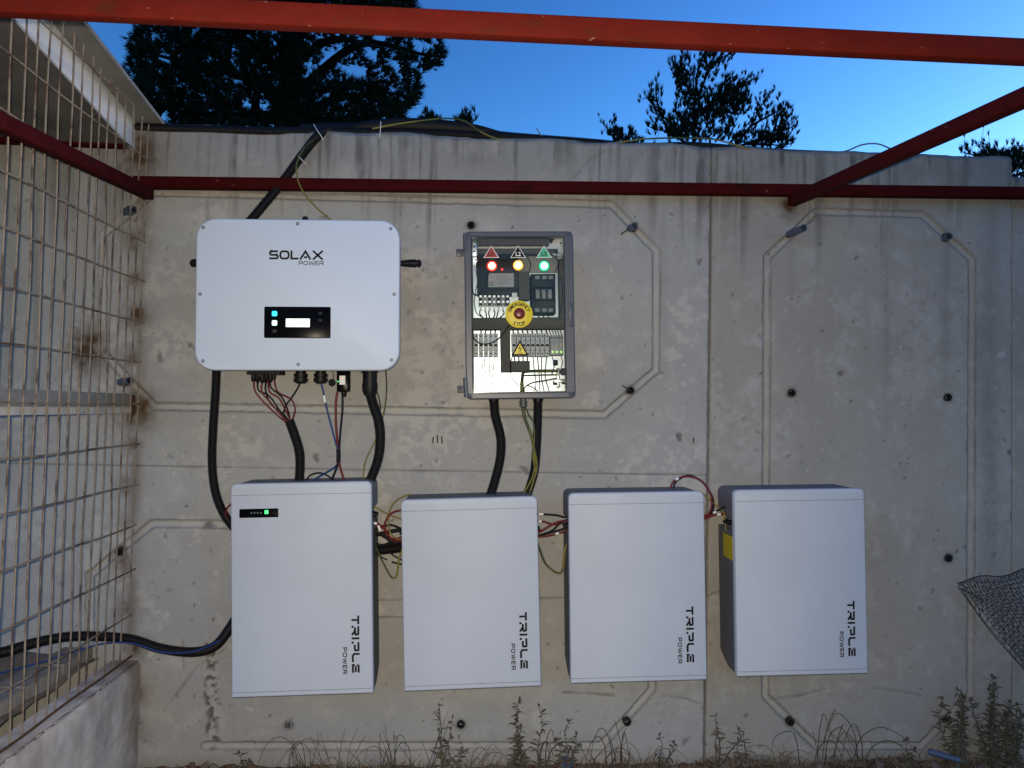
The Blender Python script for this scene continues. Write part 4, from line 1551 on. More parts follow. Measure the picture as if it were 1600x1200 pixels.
# hinge side plates of the frame
mb = MB()
epx(mb, 737, 371, 746, 400, PY - 0.06, 0.05, 0, .001)
mb.build('corner_bracket', M_PLATE, enc)
mb = MB()
for (x, y) in ((741, 385), (741, 393)):
    q = el(x, y, PY - 0.062)
    mb.lathe((q.x, q.y, q.z), [(0, .004), (.002, .003), (.0025, .0005)], seg=8)
mb.build('screw', M_DGREY, enc)
mb = MB()
a_ = [el(x, y, PY - 0.05) for x, y in ((852, 391), (866, 374), (881, 372), (881, 398), (869, 400))]
mb.prism([(q.x, q.z) for q in reversed(a_)], PY - 0.05 - c.y, PY - 0.04 - c.y)
mb.build('corner_bracket', M_STEEL, enc)
mb = MB()
for (x, y, r) in ((861, 378, .006), (868, 393, .005), (876, 380, .004)):
    q = el(x, y, PY - 0.051)
    mb.lathe((q.x, q.y, q.z), [(0, r), (.004, r * .8), (.005, .0005)], seg=8)
mb.build('screw', M_DGREY, enc)
# meter relay at upper left
mb = MB()
epx(mb, 745, 397, 811, 461, PY - 0.05, 0.05, 0.002, 0.002)
mtr = mb.build('meter', M_DGREY, enc)
epx(MB(), 763, 427, 803, 448.5, PY - 0.0512, 0.001).build('meter_label', M_LGREY, mtr)
mb = MB()
epx(mb, 765, 440, 772, 446.5, PY - 0.0518, 0.0005)
for k in range(5):
    epx(mb, 776 + (k % 2) * 3, 430.5 + k * 3, 793 + (k % 3) * 3, 431.6 + k * 3, PY - 0.0518, 0.0005)
mb.build('print', M_MGREY, mtr, smooth=False)
mb = MB()
epx(mb, 746, 449.5, 811, 455, PY - 0.054, 0.01)
mb.build('clip_rail', M_BLACK, mtr)
# terminal strip
for k in range(7):
    x = 748 + k * 7.0
    mb = MB()
    epx(mb, x, 459, x + 6.2, 477, PY - 0.045, 0.045, 0, 0.0012)
    tb = mb.build('terminal', M_MGREY if k % 2 else M_DGREY, enc)
    mb = MB()
    epx(mb, x + 1.3, 461.5, x + 4.9, 464.6, PY - 0.0462, 0.001)
    epx(mb, x + 1.3, 470, x + 4.9, 473.2, PY - 0.0462, 0.001)
    mb.build('clamp_screw', M_STEEL, tb)
    mb = MB()
    epx(mb, x + 1.3, 477.5, x + 4.8, 485, PY - 0.035, 0.008)
    mb.build('ferrule', M_WHITE, tb)
epx(MB(), 800, 457.5, 808, 464, PY - 0.0545, 0.003).build('number_tag', M_WHITE, enc)
# moulded case breaker
mb = MB()
epx(mb, 829.5, 428, 868.5, 490, PY - 0.07, 0.07, 0.002, 0.003)
mcb = mb.build('main_breaker', M_DGREY, enc)
mb = MB()
epx(mb, 833, 448, 866, 470, PY - 0.076, 0.007, 0.001, 0.002)
mb.build('toggle_plate', M_BLACK, mcb)
for x in (837, 846.5, 856):
    mb = MB()
    epx(mb, x, 452, x + 6.5, 466.5, PY - 0.083, 0.008, 0.001, 0.0015)
    epx(mb, x + 1.4, 456, x + 5.2, 459, PY - 0.0836, 0.001)
    mb.build('toggle', M_MGREY, mcb)
mb = MB()
for x in (836, 847, 857):
    epx(mb, x, 431, x + 7, 436, PY - 0.0708, 0.001)
    epx(mb, x, 482, x + 7, 487, PY - 0.0708, 0.001)
mb.build('clamp', M_MGREY, mcb, smooth=False)


# modular breakers
def breakers(x0, n, wd, y0, y1, red=()):
    for k in range(n):
        x = x0 + k * wd
        mb = MB()
        hgt = y1 - y0
        epx(mb, x + .25, y0, x + wd - .25, y1, PY - 0.045, 0.045, 0, 0.001)
        epx(mb, x + .25, y0 + hgt * .28, x + wd - .25, y1 - hgt * .26, PY - 0.062, 0.018, 0, 0.0015)
        br = mb.build('breaker', M_BRK, enc)
        mb = MB()
        epx(mb, x + wd * .2, y0 + hgt * .46, x + wd * .8, y0 + hgt * .56, PY - 0.069, 0.008, 0, 0.001)
        mb.build('toggle', M_BLACK, br)
        mb = MB()
        for yy in (y0 + hgt * .12, y1 - hgt * .13):
            q = el(x + wd * .5, yy, PY - 0.0452)
            mb.lathe((q.x, q.y, q.z), [(0, .0032), (.0006, .0030), (.0007, .0004)], seg=8)
        mb.build('clamp_screw', M_DGREY, br)
        mb = MB()
        epx(mb, x + wd * .18, y0 + hgt * .31, x + wd * .82, y0 + hgt * .33, PY - 0.0626, 0.0005)
        epx(mb, x + wd * .18, y0 + hgt * .38, x + wd * .6, y0 + hgt * .40, PY - 0.0626, 0.0005)
        epx(mb, x + wd * .18, y0 + hgt * .64, x + wd * .7, y0 + hgt * .67, PY - 0.0626, 0.0005)
        mb.build('print', M_MGREY, br, smooth=False)


breakers(740, 5, 7.7, 521, 557)
breakers(799.5, 8, 7.4, 521, 557)
mb = MB()
epx(mb, 859.5, 524, 880.5, 555, PY - 0.05, 0.05, 0, 0.002)
sur = mb.build('surge_protector', M_BRK2, enc)
for k in range(3):
    mb = MB()
    epx(mb, 861.2 + k * 6.6, 533, 866.2 + k * 6.6, 545, PY - 0.056, 0.007, 0, 0.001)
    mb.build('cartridge', M_BRK2, sur)
    q = el(863.5 + k * 6.7, 550, PY - 0.0505)
    MB().lathe((q.x, q.y, q.z), [(0, .0036), (.002, .003), (.003, .0005)], seg=10).build('status_light', M_LEDY, sur)
mb = MB()
for k in range(5):
    q = el(861.7 + k * 4.2, 528, PY - 0.0505)
    mb.lathe((q.x, q.y, q.z), [(0, .003), (.001, .0028), (.0012, .0005)], seg=8)
mb.build('clamp_screw', M_DGREY, sur)


def ewire(pts, r, m=M_BLACK, name='wire', yg=False, Y=PY - 0.02):
    mb = MB()
    w_ = [el(p[0], p[1], p[2] if len(p) > 2 else Y) for p in pts]
    tube(mb, spline(w_, 0.006), r, 6, twist=0.02 if yg else None)
    return mb.build(name, [M_YWIRE, M_GWIRE] if yg else m, enc, ang=60)


for k in range(6):
    x = 750.5 + k * 7
    ewire([(x, 484), (x + (2 if k % 2 else -1), 490), (x + 5 - 2 * k, 497)], 0.0022)
for k in range(3):
    ewire([(838 + 9 * k, 488), (841 + 8 * k, 493), (844 + 6 * k, 498)], 0.0022)
for k, x in enumerate((751, 758, 766, 773)):
    ewire([(x + (3 if k % 2 else -2), 513), (x + 1, 517), (x, 522)], 0.0026)
for k in range(8):
    x = 803 + k * 7.4
    ewire([(x - 2, 513), (x - 1.5, 517), (x, 522)], 0.0026, M_BWIRE if k in (0, 6) else M_BLACK)
for k in range(5):
    x = 862 + k * 4.2
    ewire([(x - 5, 513), (x - 3, 518), (x, 526)], 0.0018, M_BWIRE if k == 1 else M_BLACK)
for pts in (((752.5, 556), (754, 575), (755, 590), (753, 611)), ((758, 556), (757, 570), (760.5, 595), (757, 611)), ((765.5, 556), (765, 575), (764, 595), (761.5, 611)),
            ((772.5, 556), (771, 575), (768.5, 595), (766.5, 611)), ((832.5, 556), (835, 580), (837.5, 598), (835.5, 611)), ((839.5, 556), (841.5, 575), (843, 595), (843.5, 611)),
            ((846.5, 556), (846, 575), (846, 590), (850, 611)), ((854, 556), (852.5, 575), (852, 590), (858, 611))):
    ewire(pts, 0.0018, M_BLACK)
for k in range(4):
    ewire([(803.5 + 6.8 * k, 556), (804.5 + 6.5 * k, 564.5)], 0.0026, M_BWIRE if k == 0 else M_BLACK)
ewire([(816.5, 612), (816, 592), (818, 582), (828, 580), (850, 579.5), (872, 579.5)], 0.0055, name='earth_wire', yg=True, Y=PY - 0.05)
ewire([(813.5, 612), (814, 596), (817, 588), (830, 586.5), (872, 585.5)], 0.0028, name='earth_wire', yg=True, Y=PY - 0.035)
ewire([(819, 612), (820, 605), (832, 598), (850, 595), (870, 591)], 0.0026, name='earth_wire', yg=True, Y=PY - 0.04)
ewire([(822, 602), (832, 605), (840, 611)], 0.0022, name='earth_wire', yg=True, Y=PY - 0.03)
for k, pts in enumerate((((744, 456), (741, 470), (744, 488), (752, 495)), ((806, 470), (812, 478), (808, 488), (812, 497)), ((876, 430), (879, 455), (877, 480), (872, 497)),
                         ((748, 400), (744, 418), (746, 440), (743, 455)), ((824, 402), (829, 412), (827, 424)), ((868, 424), (872, 410), (866, 400)), ((770, 404), (790, 407), (806, 402), (812, 409)),
                         ((876, 556), (879, 566), (876, 576)), ((800, 558), (797, 572), (800, 590), (811, 604)), ((862, 556), (866, 570), (862, 586)))):
    ewire(pts, 0.0016, (M_BLACK, M_BWIRE, M_BLACK, M_RWIRE)[k % 4], Y=PY - 0.062)
# earth bar and its screws, dark knob
mb = MB()
epx(mb, 870, 575, 875, 606, PY - 0.03, 0.02, 0, .001)
epx(mb, 866, 592, 884, 598, PY - 0.04, 0.01, 0, .001)
mb.build('earth_bar', M_STEEL, enc)
for (x, y, w_) in ((868.5, 566.5, 6.5), (868, 598, 5), (881.5, 596, 6)):
    mb = MB()
    epx(mb, x - w_ / 2, y - w_ * .65, x + w_ / 2, y + w_ * .65, PY - 0.035, 0.03, 0.001, .001)
    mb.build('clamp', M_BLACK, enc)
q = el(880.5, 580.5, EY + 0.012)
MB().lathe((q.x, q.y, q.z), [(-.02, .0125), (.010, .0125), (.013, .010), (.0135, .002)], seg=16).build('lock_knob', M_DGREY, enc)
# door wiring: loose black leads
ewire([(737.5, 430), (738.5, 455), (745, 461), (757, 446), (764, 424), (768, 420)], 0.0026, name='door_lead', Y=EY + 0.04)
ewire([(738, 515), (740, 528), (752, 537), (770, 535), (785, 523), (797, 506), (806, 494)], 0.0022, name='door_lead', Y=EY + 0.04)
ewire([(783, 404), (800, 402), (815, 403), (830, 399), (845, 402)], 0.0014, name='door_lead', Y=EY + 0.04)
q = el(874, 401, EY + .03)
mb = MB()
tube(mb, spline([q + Vector((0.013 * math.cos(t), 0, 0.013 * math.sin(t))) for t in [k * .7 for k in range(10)]], .004), 0.0016, 6, twist=.02)
mb.build('coiled_earth_lead', [M_YWIRE, M_GWIRE], enc)

# door furniture: lamps, triangles, emergency stop, warning sign (stand on the pane)
DF = 0.0095
for (x, y), (mc, mr) in zip(((768.5, 416), (809.5, 415), (850, 416)), (L_RED, L_YEL, L_GRN)):
    q = el(x, y, EY + DF)
    lm = MB().ring((q.x, DF - 0.004, q.z), (0, -1, 0), 0.0190, 0.0179, 0.004, 20).build('lamp_bezel', M_DGREY, enc)
    MB().lathe((q.x, DF, q.z), [(0, .0178), (.006, .0175), (.009, .0160), (.0095, 0.0130)], seg=20).build('lamp_lens', mr, lm)
    MB().lathe((q.x, DF - .0092, q.z), [(0, .0120), (.003, .0108), (.0055, .007), (.0065, .001)], seg=20).build('lamp_core', mc, lm)
q = el(784.5, 421, PY - 0.06)
MB().lathe((q.x, q.y, q.z), [(0, .0045), (.003, .004), (.004, .0005)], seg=10).build('status_light', L_RED[1], enc)
for (x, tx), m in zip(((767.5, 'L1'), (809.5, 'L2'), (850, 'L3')), (M_TRED, M_INK, M_TGRN)):
    q = el(x, 396.5, EY + DF)
    k = 1 / S(EY)
    tri = lambda s, dy=0: [(q.x - 12.5 * k * s, q.z - (6.5 * s) * k + dy), (q.x + 12.5 * k * s, q.z - 6.5 * s * k + dy), (q.x, q.z + 13.0 * s * k + dy)]
    tr = MB().prism(tri(1.0), DF - 0.0012, DF).build('phase_label', M_WHITE, enc, smooth=False)
    MB().prism(tri(0.86), DF - 0.0018, DF - 0.0013).build('label_field', m, tr, smooth=False)
    mb = MB()
    text_mesh(mb, tx, 9.0 * k, q.x, q.z - 1.0 * k, DF - 0.0024, bold=0.0004)
    mb.build('lettering', M_WHITE if tx == 'L2' else M_INK, tr, smooth=False)
q = el(811, 491, EY + DF)
k = 1 / S(EY)
es = MB().lathe((q.x, DF, q.z), [(0, 21.6 * k), (.002, 21.6 * k), (.003, 21.0 * k), (.0032, 9 * k)], seg=48).build('emergency_stop', M_YEL, enc)
MB().lathe((q.x, DF - .003, q.z), [(0, 6.5 * k), (.010, 6.5 * k), (.012, 8.8 * k), (.020, 8.8 * k), (.024, 7.6 * k), (.026, 5 * k), (.0265, .5 * k)], seg=28).build('push_button', M_ESTOP, es)
mb = MB()
for i, chh in enumerate('EMERGENCY'):
    a = math.radians(158 - i * (136 / 8))
    text_mesh(mb, chh, 7.8 * k, q.x + 15.6 * k * math.cos(a), q.z + 15.8 * k * math.sin(a), DF - 0.0036, bold=0.0004, rot=a - math.pi / 2)
for i, chh in enumerate('STOP'):
    a = math.radians(270 - 28 + i * (56 / 3))
    text_mesh(mb, chh, 8.2 * k, q.x + 16.2 * k * math.cos(a), q.z + 16.2 * k * math.sin(a), DF - 0.0036, bold=0.0004, rot=a + math.pi / 2)
mb.build('lettering', M_INK, es, smooth=False)
q = el(812.5, 547, EY + DF)
tri = lambda s: [(q.x - 13.8 * k * s, q.z - 9 * s * k), (q.x + 13.8 * k * s, q.z - 9 * s * k), (q.x, q.z + 15.5 * s * k)]
ws = MB().prism(tri(1.0), DF - 0.0012, DF).build('warning_sign', M_INK, enc, smooth=False)
MB().prism(tri(0.70), DF - 0.0018, DF - 0.0013).build('sign_field', M_YEL, ws, smooth=False)
mb = MB()
mb.ribbon([(q.x + .8 * k, q.z + 7.5 * k), (q.x - 2.0 * k, q.z + 1.8 * k), (q.x + 1.8 * k, q.z + 2.8 * k), (q.x - .2 * k, q.z - 2.0 * k)], 1.1 * k, DF - 0.0024)
mb.prism([(q.x - 1.3 * k, q.z - 1.2 * k), (q.x - .2 * k, q.z - 3.6 * k), (q.x + 1.0 * k, q.z - 1.2 * k)], DF - 0.0024, DF - .0020)
mb.ribbon([(q.x - 4.5 * k, q.z - 4.8 * k), (q.x + 4.5 * k, q.z - 4.8 * k)], .8 * k, DF - 0.0024)
mb.build('bolt_symbol', M_INK, ws, smooth=False)
gland(817.5, 623, 637, 13, enc, el, -0.10, M_ENC)
for x in (771.5, 840.5):
    t_ = el(x, 621, -0.09)
    MB().lathe(t_ + Vector((0, 0, .004)), [(0, .0195), (.012, .0195), (.0125, .0175), (.02, .0175)], axis=(0, 0, -1), seg=14).build('conduit_entry', M_BLACK, enc)

# ------------------------------------------------------------------ conduits and cables
CD = 'conduit'
GC = 'black corrugated conduits'
cable('conduit', 'black ribbed conduit hanging from the left end of the inverter down behind the tallest battery', CD,
      [(339, 560, -.07), (337, 610, -.06), (333, 670, -.05), (331.5, 725, -.05), (337, 770, -.055), (351, 805, -.06), (372, 832, -.06)], 0.0148, M_COND, GC, True)
cable('conduit', 'thick black ribbed conduit holding the solar wires, entering the tallest battery top', CD,
      [(452, 657, -.125), (459, 676, -.12), (466.5, 700, -.11), (469, 722, -.10), (467, 760, -.10)], 0.0160, M_COND, GC, True)
cable('conduit', 'black ribbed conduit curving from the large inverter gland to the tallest battery top', CD,
      [(578, 614, -.15), (583, 632, -.145), (592, 660, -.13), (594, 690, -.11), (590, 720, -.10), (578, 752, -.10)], 0.0166, M_COND, GC, True)
cable('conduit', 'black ribbed conduit leaving the enclosure bottom at its left', CD,
      [(771.5, 624, -.09), (774, 650, -.09), (782, 682, -.085), (782, 712, -.08), (775, 745, -.08), (765, 778, -.08)], 0.0166, M_COND, GC, True)
cable('conduit', 'black ribbed conduit leaving the enclosure bottom beside the earth wires', CD,
      [(840.5, 624, -.09), (840, 660, -.09), (838, 705, -.085), (834, 740, -.08), (822, 778, -.08)], 0.0158, M_COND, GC, True)
cable('conduit', 'black ribbed conduit climbing diagonally from the inverter top to the coping', CD,
      [(385, 352, -.05), (408, 325, -.045), (440, 286, -.035), (470, 245, -.032), (492, 217, -.025), (506, 206, 0.01), (530, 202, 0.05)], 0.0160, M_COND, GC, True)
cable('conduit', 'short thick black conduit bridging the gap between the tallest battery and its neighbour', CD,
      [(575, 861, -.06), (600, 859, -.06), (618, 857, -.055), (640, 853, -.055)], 0.0165, M_COND, GC, True)
cable('conduit', 'black ribbed conduit drooping through the wire fence to the tallest battery', CD,
      [(-60, 1024, -.36), (0, 1020, -.26), (60, 1003, -.17), (120, 994, -.10), (200, 998, -.045), (250, 1013, -.04), (300, 1019, -.04), (335, 1010, -.05), (358, 983, -.06), (378, 950, -.07)], 0.0162, M_COND, GC, True)
cable('cable', 'thin blue cable running along the drooping conduit through the wire fence', 'cable',
      [(-40, 1058, -.34), (0, 1052, -.28), (60, 1036, -.19), (110, 1020, -.13), (160, 1006, -.085), (205, 1005, -.07), (250, 1018, -.062), (290, 1020, -.062), (320, 1012, -.066), (345, 1000, -.07)], 0.0032, M_BWIRE)
# on the coping
zt = Z_TOP
cable('conduit', 'long black conduit lying along the top of the concrete wall', CD,
      [(100, 193, .03), (215, 199.5, .01), (330, 203, .01), (430, 206, .01), (520, 206, .03), (640, 208, .03), (760, 213, .03), (880, 220, .04), (975, 228, .05), (1060, 232, .06)], 0.0165, M_COND, GC, True)
cable('conduit', 'second black conduit behind on the wall top with a raised hump under the yellow wire', CD,
      [(470, 202, .06), (520, 200, .07), (590, 199, .07), (650, 200, .07), (720, 203, .07), (780, 212, .07), (860, 219, .07), (940, 226, .08)], 0.0175, M_COND, GC, True)
mb = MB()
q0 = [P(x, y, .045) for x, y in ((525, 206), (570, 199), (620, 196), (680, 198), (740, 203), (785, 212))]
tube(mb, spline(q0, .02), .02, 10, rfun=lambda u: 0.012 + 0.016 * math.sin(math.pi * u) ** .8)
tag(mb.build('plastic_wrap', M_RUB, origin=q0[0]), 'crumpled black plastic wrapped around the conduits on the wall top', 'wrap')
cable('conduit', 'short black conduit on the wall top in front of the open topped pine', CD,
      [(1015, 229, .06), (1050, 227, .06), (1090, 227, .06), (1140, 231, .06), (1230, 238, .06), (1300, 241, .06)], 0.012, M_COND, GC, True)
GE = 'yellow and green earth wires'
cable('earth_wire', 'yellow green wire arching over the black plastic on the wall top', 'wire',
      [(582, 201, .0), (620, 194, .01), (665, 188, .02), (700, 185, .03), (728, 190, .02), (750, 205, .0), (775, 216, .0), (800, 219, .02)], 0.0034, None, GE, yg=True)
cable('earth_wire', 'yellow green wire arching on the wall top before the open topped pine', 'wire',
      [(945, 225, .02), (970, 222, .02), (1010, 217, .03), (1060, 215.5, .03), (1110, 217, .03), (1145, 225, .01), (1170, 233, .0)], 0.0034, None, GE, yg=True)
cable('earth_wire', 'yellow green wire looping from the diagonal conduit behind the top of the inverter', 'wire',
      [(500, 210, -.02), (478, 228, -.06), (465, 252, -.065), (464, 275, -.07), (474, 300, -.075), (492, 322, -.08), (520, 346, -.09)], 0.0027, None, GE, yg=True)
cable('grey_wire', 'thin grey wire loop rising from the wall top beside the red side beam', 'wire',
      [(1305, 240, .05), (1325, 235, .05), (1348, 226, .05), (1372, 225, .05), (1395, 234, .05), (1420, 244, .05)], 0.0030, M_GREYW)
cable('grey_wire', 'bent dark wire end poking up from the wall top in the middle', 'wire', [(838, 200, .02), (843, 208, .02), (850, 219, .03)], 0.002, M_GREYW)
for pts, lb in (([(490, 194, .0), (496, 204, -.03), (502, 213, -.035), (505, 219, -.03)], 'white cable tie around the top of the diagonal conduit'),
                ([(466, 244, -.06), (472, 250, -.068), (479, 257, -.05)], 'white cable tie holding the yellow green wire to the diagonal conduit'),
                ([(595, 190, .0), (594.5, 202, -.005), (593, 215, .0)], 'white cable tie around the black plastic on the wall top')):
    cable('cable_tie', lb, 'cable tie', pts, 0.0012, M_WHITE, 'white cable ties')

# solar wires
GW = 'wires below the inverter'
for k, (x0, mid, m, lb) in enumerate((
        (396, [(399, 612, -.16), (416, 632, -.15), (437, 652, -.135)], M_RWIRE, 'outermost left red solar wire under the inverter plugs'),
        (402.5, [(404, 610, -.13), (420, 618, -.135), (436, 640, -.13)], M_RUB, 'black solar wire next to the outermost left red wire'),
        (410, [(409, 612, -.16), (422, 628, -.15), (442, 652, -.135)], M_RWIRE, 'red solar wire in the middle of the plug row'),
        (416, [(415, 610, -.13), (424, 632, -.14), (444, 648, -.13)], M_RUB, 'black solar wire in the middle of the plug row'),
        (422.5, [(423, 605, -.16), (440, 620, -.15), (450, 642, -.135)], M_RUB, 'black solar wire curving from the right plugs'),
        (428, [(434, 612, -.13), (455, 624, -.14), (461, 640, -.14), (457, 655, -.13)], M_RWIRE, 'red solar wire bulging out furthest right of the bundle'),
        (419, [(421, 612, -.165), (436, 622, -.16), (448, 645, -.14)], M_RWIRE, 'red solar wire crossing over the black ones'))):
    cable('solar_wire', lb, 'wire', [(x0, 592, -.15)] + mid + [(454 + (k - 3) * 1.0, 663, -.125), (460 + (k - 3) * .8, 680, -.12)], 0.0029, m, GW)
cable('wire', 'black wire from the left gland joining the solar wire bundle', 'wire', [(470, 596, -.15), (464, 608, -.15), (455, 622, -.14), (446, 634, -.145), (443, 645, -.14)], 0.0028, M_RUB, GW)
cable('blue_wire', 'blue data cable from the inverter gland to the tallest battery top', 'wire',
      [(501, 596, -.15), (505, 612, -.15), (511, 640, -.145), (520, 675, -.14), (528, 705, -.13), (529, 718, -.125), (524, 729, -.12), (505, 741, -.11), (486, 752, -.10)], 0.0031, M_BWIRE, GW)
cable('label_sleeve', 'small white marker sleeve on the blue data cable', 'marker', [(506.2, 618, -.149), (508, 629, -.1485)], 0.0040, M_WHITE)
cable('wire', 'thick red wire under the inverter dongle', 'wire', [(527, 611, -.145), (524.5, 632, -.145), (525, 665, -.14), (528, 700, -.13), (528.5, 715, -.125), (532, 732, -.12), (539, 754, -.11)], 0.0040, M_RWIRE, GW)
cable('wire', 'thick black wire under the inverter dongle', 'wire', [(535, 618, -.14), (535, 640, -.14), (532, 672, -.14), (529.5, 705, -.13), (528.5, 722, -.125), (524, 736, -.12), (517, 752, -.11)], 0.0036, M_RUB, GW)
cable('tape', 'black tape gathering the red, blue and black wires', 'tape', [(528.5, 702, -.13), (529, 712, -.128), (528.5, 722, -.125)], 0.0075, M_RUB)
cable('wire', 'black wire loop lying on the tallest battery top', 'wire', [(478, 752, -.10), (484, 743, -.10), (496, 739, -.10), (508, 741, -.10), (521, 750, -.10)], 0.0030, M_RUB, GW)
cable('earth_wire', 'yellow green wire hanging beside the large inverter gland', 'wire',
      [(602, 572, -.10), (604, 600, -.10), (602, 630, -.10), (597, 655, -.10), (585, 690, -.12), (573, 715, -.12), (568, 735, -.11), (569, 755, -.10)], 0.0026, None, GE, yg=True)
cable('earth_wire', 'short yellow green wire along the boot of the large gland', 'wire', [(587, 608, -.12), (592, 622, -.12), (594, 638, -.11), (591, 655, -.10)], 0.0026, None, GE, yg=True)
cable('wire', 'red wire curving out at the left edge of the tallest battery', 'wire', [(372, 782, -.08), (358, 790, -.08), (353, 800, -.075), (356, 812, -.07), (370, 822, -.07)], 0.003, M_RWIRE)

# earth wires below the enclosure
for pts, lb in (([(815, 634, -.10), (818, 652, -.10), (826, 674, -.105), (832, 695, -.105), (836, 720, -.10), (832, 745, -.10), (818, 772, -.09)], 'yellow green earth wire leftmost below the enclosure gland'),
                ([(818, 634, -.10), (822, 655, -.105), (831, 680, -.11), (836, 705, -.108), (839, 730, -.10), (834, 750, -.10), (826, 775, -.09)], 'yellow green earth wire middle one below the enclosure gland'),
                ([(820, 634, -.10), (827, 650, -.10), (834, 662, -.11), (835, 690, -.11), (833, 712, -.11), (838, 740, -.10)], 'yellow green earth wire kinking right below the enclosure gland')):
    cable('earth_wire', lb, 'wire', pts, 0.0028, None, GE, yg=True)

# links between the batteries
GL = 'wires linking the batteries'
A = 'wire'
cable('wire', 'red link wire from the tallest battery, upper one', A, [(578, 817, -.12), (590, 818, -.13), (598, 824, -.135), (606, 836, -.13), (616, 842, -.12), (636, 836, -.11)], 0.0036, M_RWIRE, GL)
cable('wire', 'red link wire curving up behind the second battery', A, [(600, 826, -.12), (602, 815, -.12), (608, 805, -.12), (618, 799, -.11), (640, 795, -.10)], 0.0034, M_RWIRE, GL)
cable('wire', 'red link wire pair sagging into the second battery', A, [(588, 824, -.12), (600, 822, -.14), (604, 832, -.14), (614, 843, -.135), (636, 846, -.12)], 0.0042, M_RWIRE, GL)
cable('wire', 'black link wire arched between first and second battery', A, [(575, 832, -.11), (592, 826, -.115), (608, 820, -.12), (622, 824, -.11), (640, 832, -.10)], 0.0038, M_RUB, GL)
cable('wire', 'thick black link wire over the short conduit', A, [(575, 832, -.10), (592, 834, -.105), (604, 840, -.11), (616, 848, -.11), (640, 840, -.10)], 0.0065, M_RUB, GL)
cable('wire', 'thick black link wire crossing towards the second battery', A, [(575, 838, -.09), (595, 834, -.09), (612, 830, -.09), (640, 826, -.09)], 0.0070, M_RUB, GL)
cable('wire', 'lower black link wire beside the short conduit', A, [(575, 846, -.08), (596, 852, -.08), (612, 848, -.085), (640, 842, -.09)], 0.0055, M_RUB, GL)
cable('wire', 'loose black wire tail under the short conduit, left one', A, [(585, 862, -.07), (594, 869, -.07), (605, 875, -.07)], 0.0026, M_RUB, GL)
cable('wire', 'loose black wire tail under the short conduit, right one', A, [(606, 860, -.07), (615, 868, -.07), (630, 876, -.07)], 0.0030, M_RUB, GL)
cable('wire', 'short black wire tail beside the second battery edge', A, [(612, 878, -.07), (620, 880, -.07), (634, 883, -.07)], 0.0032, M_RUB, GL)
cable('earth_wire', 'green earth wire curving up over the second battery corner', A, [(640, 772, -.09), (622, 780, -.10), (611, 792, -.11), (607, 810, -.12), (608, 828, -.13), (616, 839, -.13), (636, 848, -.12)], 0.0030, None, GE, yg=True)
cable('earth_wire', 'straight yellow green wire between the first two battery tops', A, [(582, 790, -.09), (600, 800, -.09), (618, 808, -.09), (640, 814, -.09)], 0.0028, None, GE, yg=True)
cable('earth_wire', 'yellow green loop hanging between the first and second battery', A, [(580, 838, -.10), (586, 852, -.10), (598, 878, -.10), (610, 900, -.10), (617, 903, -.10), (621, 893, -.10), (623, 875, -.10), (632, 850, -.10)], 0.0034, None, GE, yg=True)
for p_, lb in ((((584, 817), (589, 818.5)), 'white marker on the upper red wire at the first battery'), (((591, 821), (594, 829)), 'white marker on the black wire at the first battery')):
    cable('label_sleeve', lb, 'marker', [(p_[0][0], p_[0][1], -.14), (p_[1][0], p_[1][1], -.14)], 0.0048, M_WHITE)
# second to third
cable('wire', 'black link wire along the top of the gap between second and third battery', A, [(835, 803, -.12), (850, 803.5, -.12), (870, 805, -.12), (884, 808, -.12), (900, 803, -.11)], 0.0036, M_RUB, GL)
cable('wire', 'red link wire dipping between second and third battery', A, [(835, 814, -.12), (850, 815, -.12), (862, 819, -.12), (874, 818, -.12), (886, 812, -.115), (902, 808, -.11)], 0.0036, M_RWIRE, GL)
cable('wire', 'red link wire rising between second and third battery', A, [(835, 834, -.12), (848, 828, -.13), (860, 821, -.13), (874, 815, -.13), (900, 812, -.12)], 0.0040, M_RWIRE, GL)
cable('wire', 'black link wire rising steeply between second and third battery', A, [(835, 838, -.12), (850, 834, -.125), (864, 828, -.13), (876, 817, -.13), (900, 808, -.12)], 0.0034, M_RUB, GL)
cable('wire', 'black link wire rising gently between second and third battery', A, [(835, 838, -.11), (852, 834, -.11), (868, 830, -.115), (888, 824, -.12), (904, 820, -.12)], 0.0038, M_RUB, GL)
cable('wire', 'lowest red link wire between second and third battery', A, [(835, 839, -.12), (850, 838, -.12), (866, 835, -.12), (886, 829, -.12), (902, 824, -.12)], 0.0034, M_RWIRE, GL)
for p_, lb in ((((841.5, 803.3), (849, 803.5)), 'white marker on the uppermost black wire beside the second battery'), (((841.5, 814.5), (846, 815)), 'white marker on the dipping red wire beside the second battery'),
               (((873, 815.8), (879, 813.5)), 'white marker on the rising red wire before the third battery'), (((868, 834.6), (873, 833.2)), 'white marker on the lowest red wire before the third battery')):
    cable('label_sleeve', lb, 'marker', [(p_[0][0], p_[0][1], -.125), (p_[1][0], p_[1][1], -.125)], 0.0045, M_WHITE)
cable('earth_wire', 'yellow green loop hanging between the second and third battery', A, [(838, 845, -.12), (843, 858, -.12), (852, 880, -.12), (866, 893, -.12), (876, 895, -.12), (880, 886, -.12), (882, 862, -.12), (886, 848, -.12)], 0.0038, None, GE, yg=True)
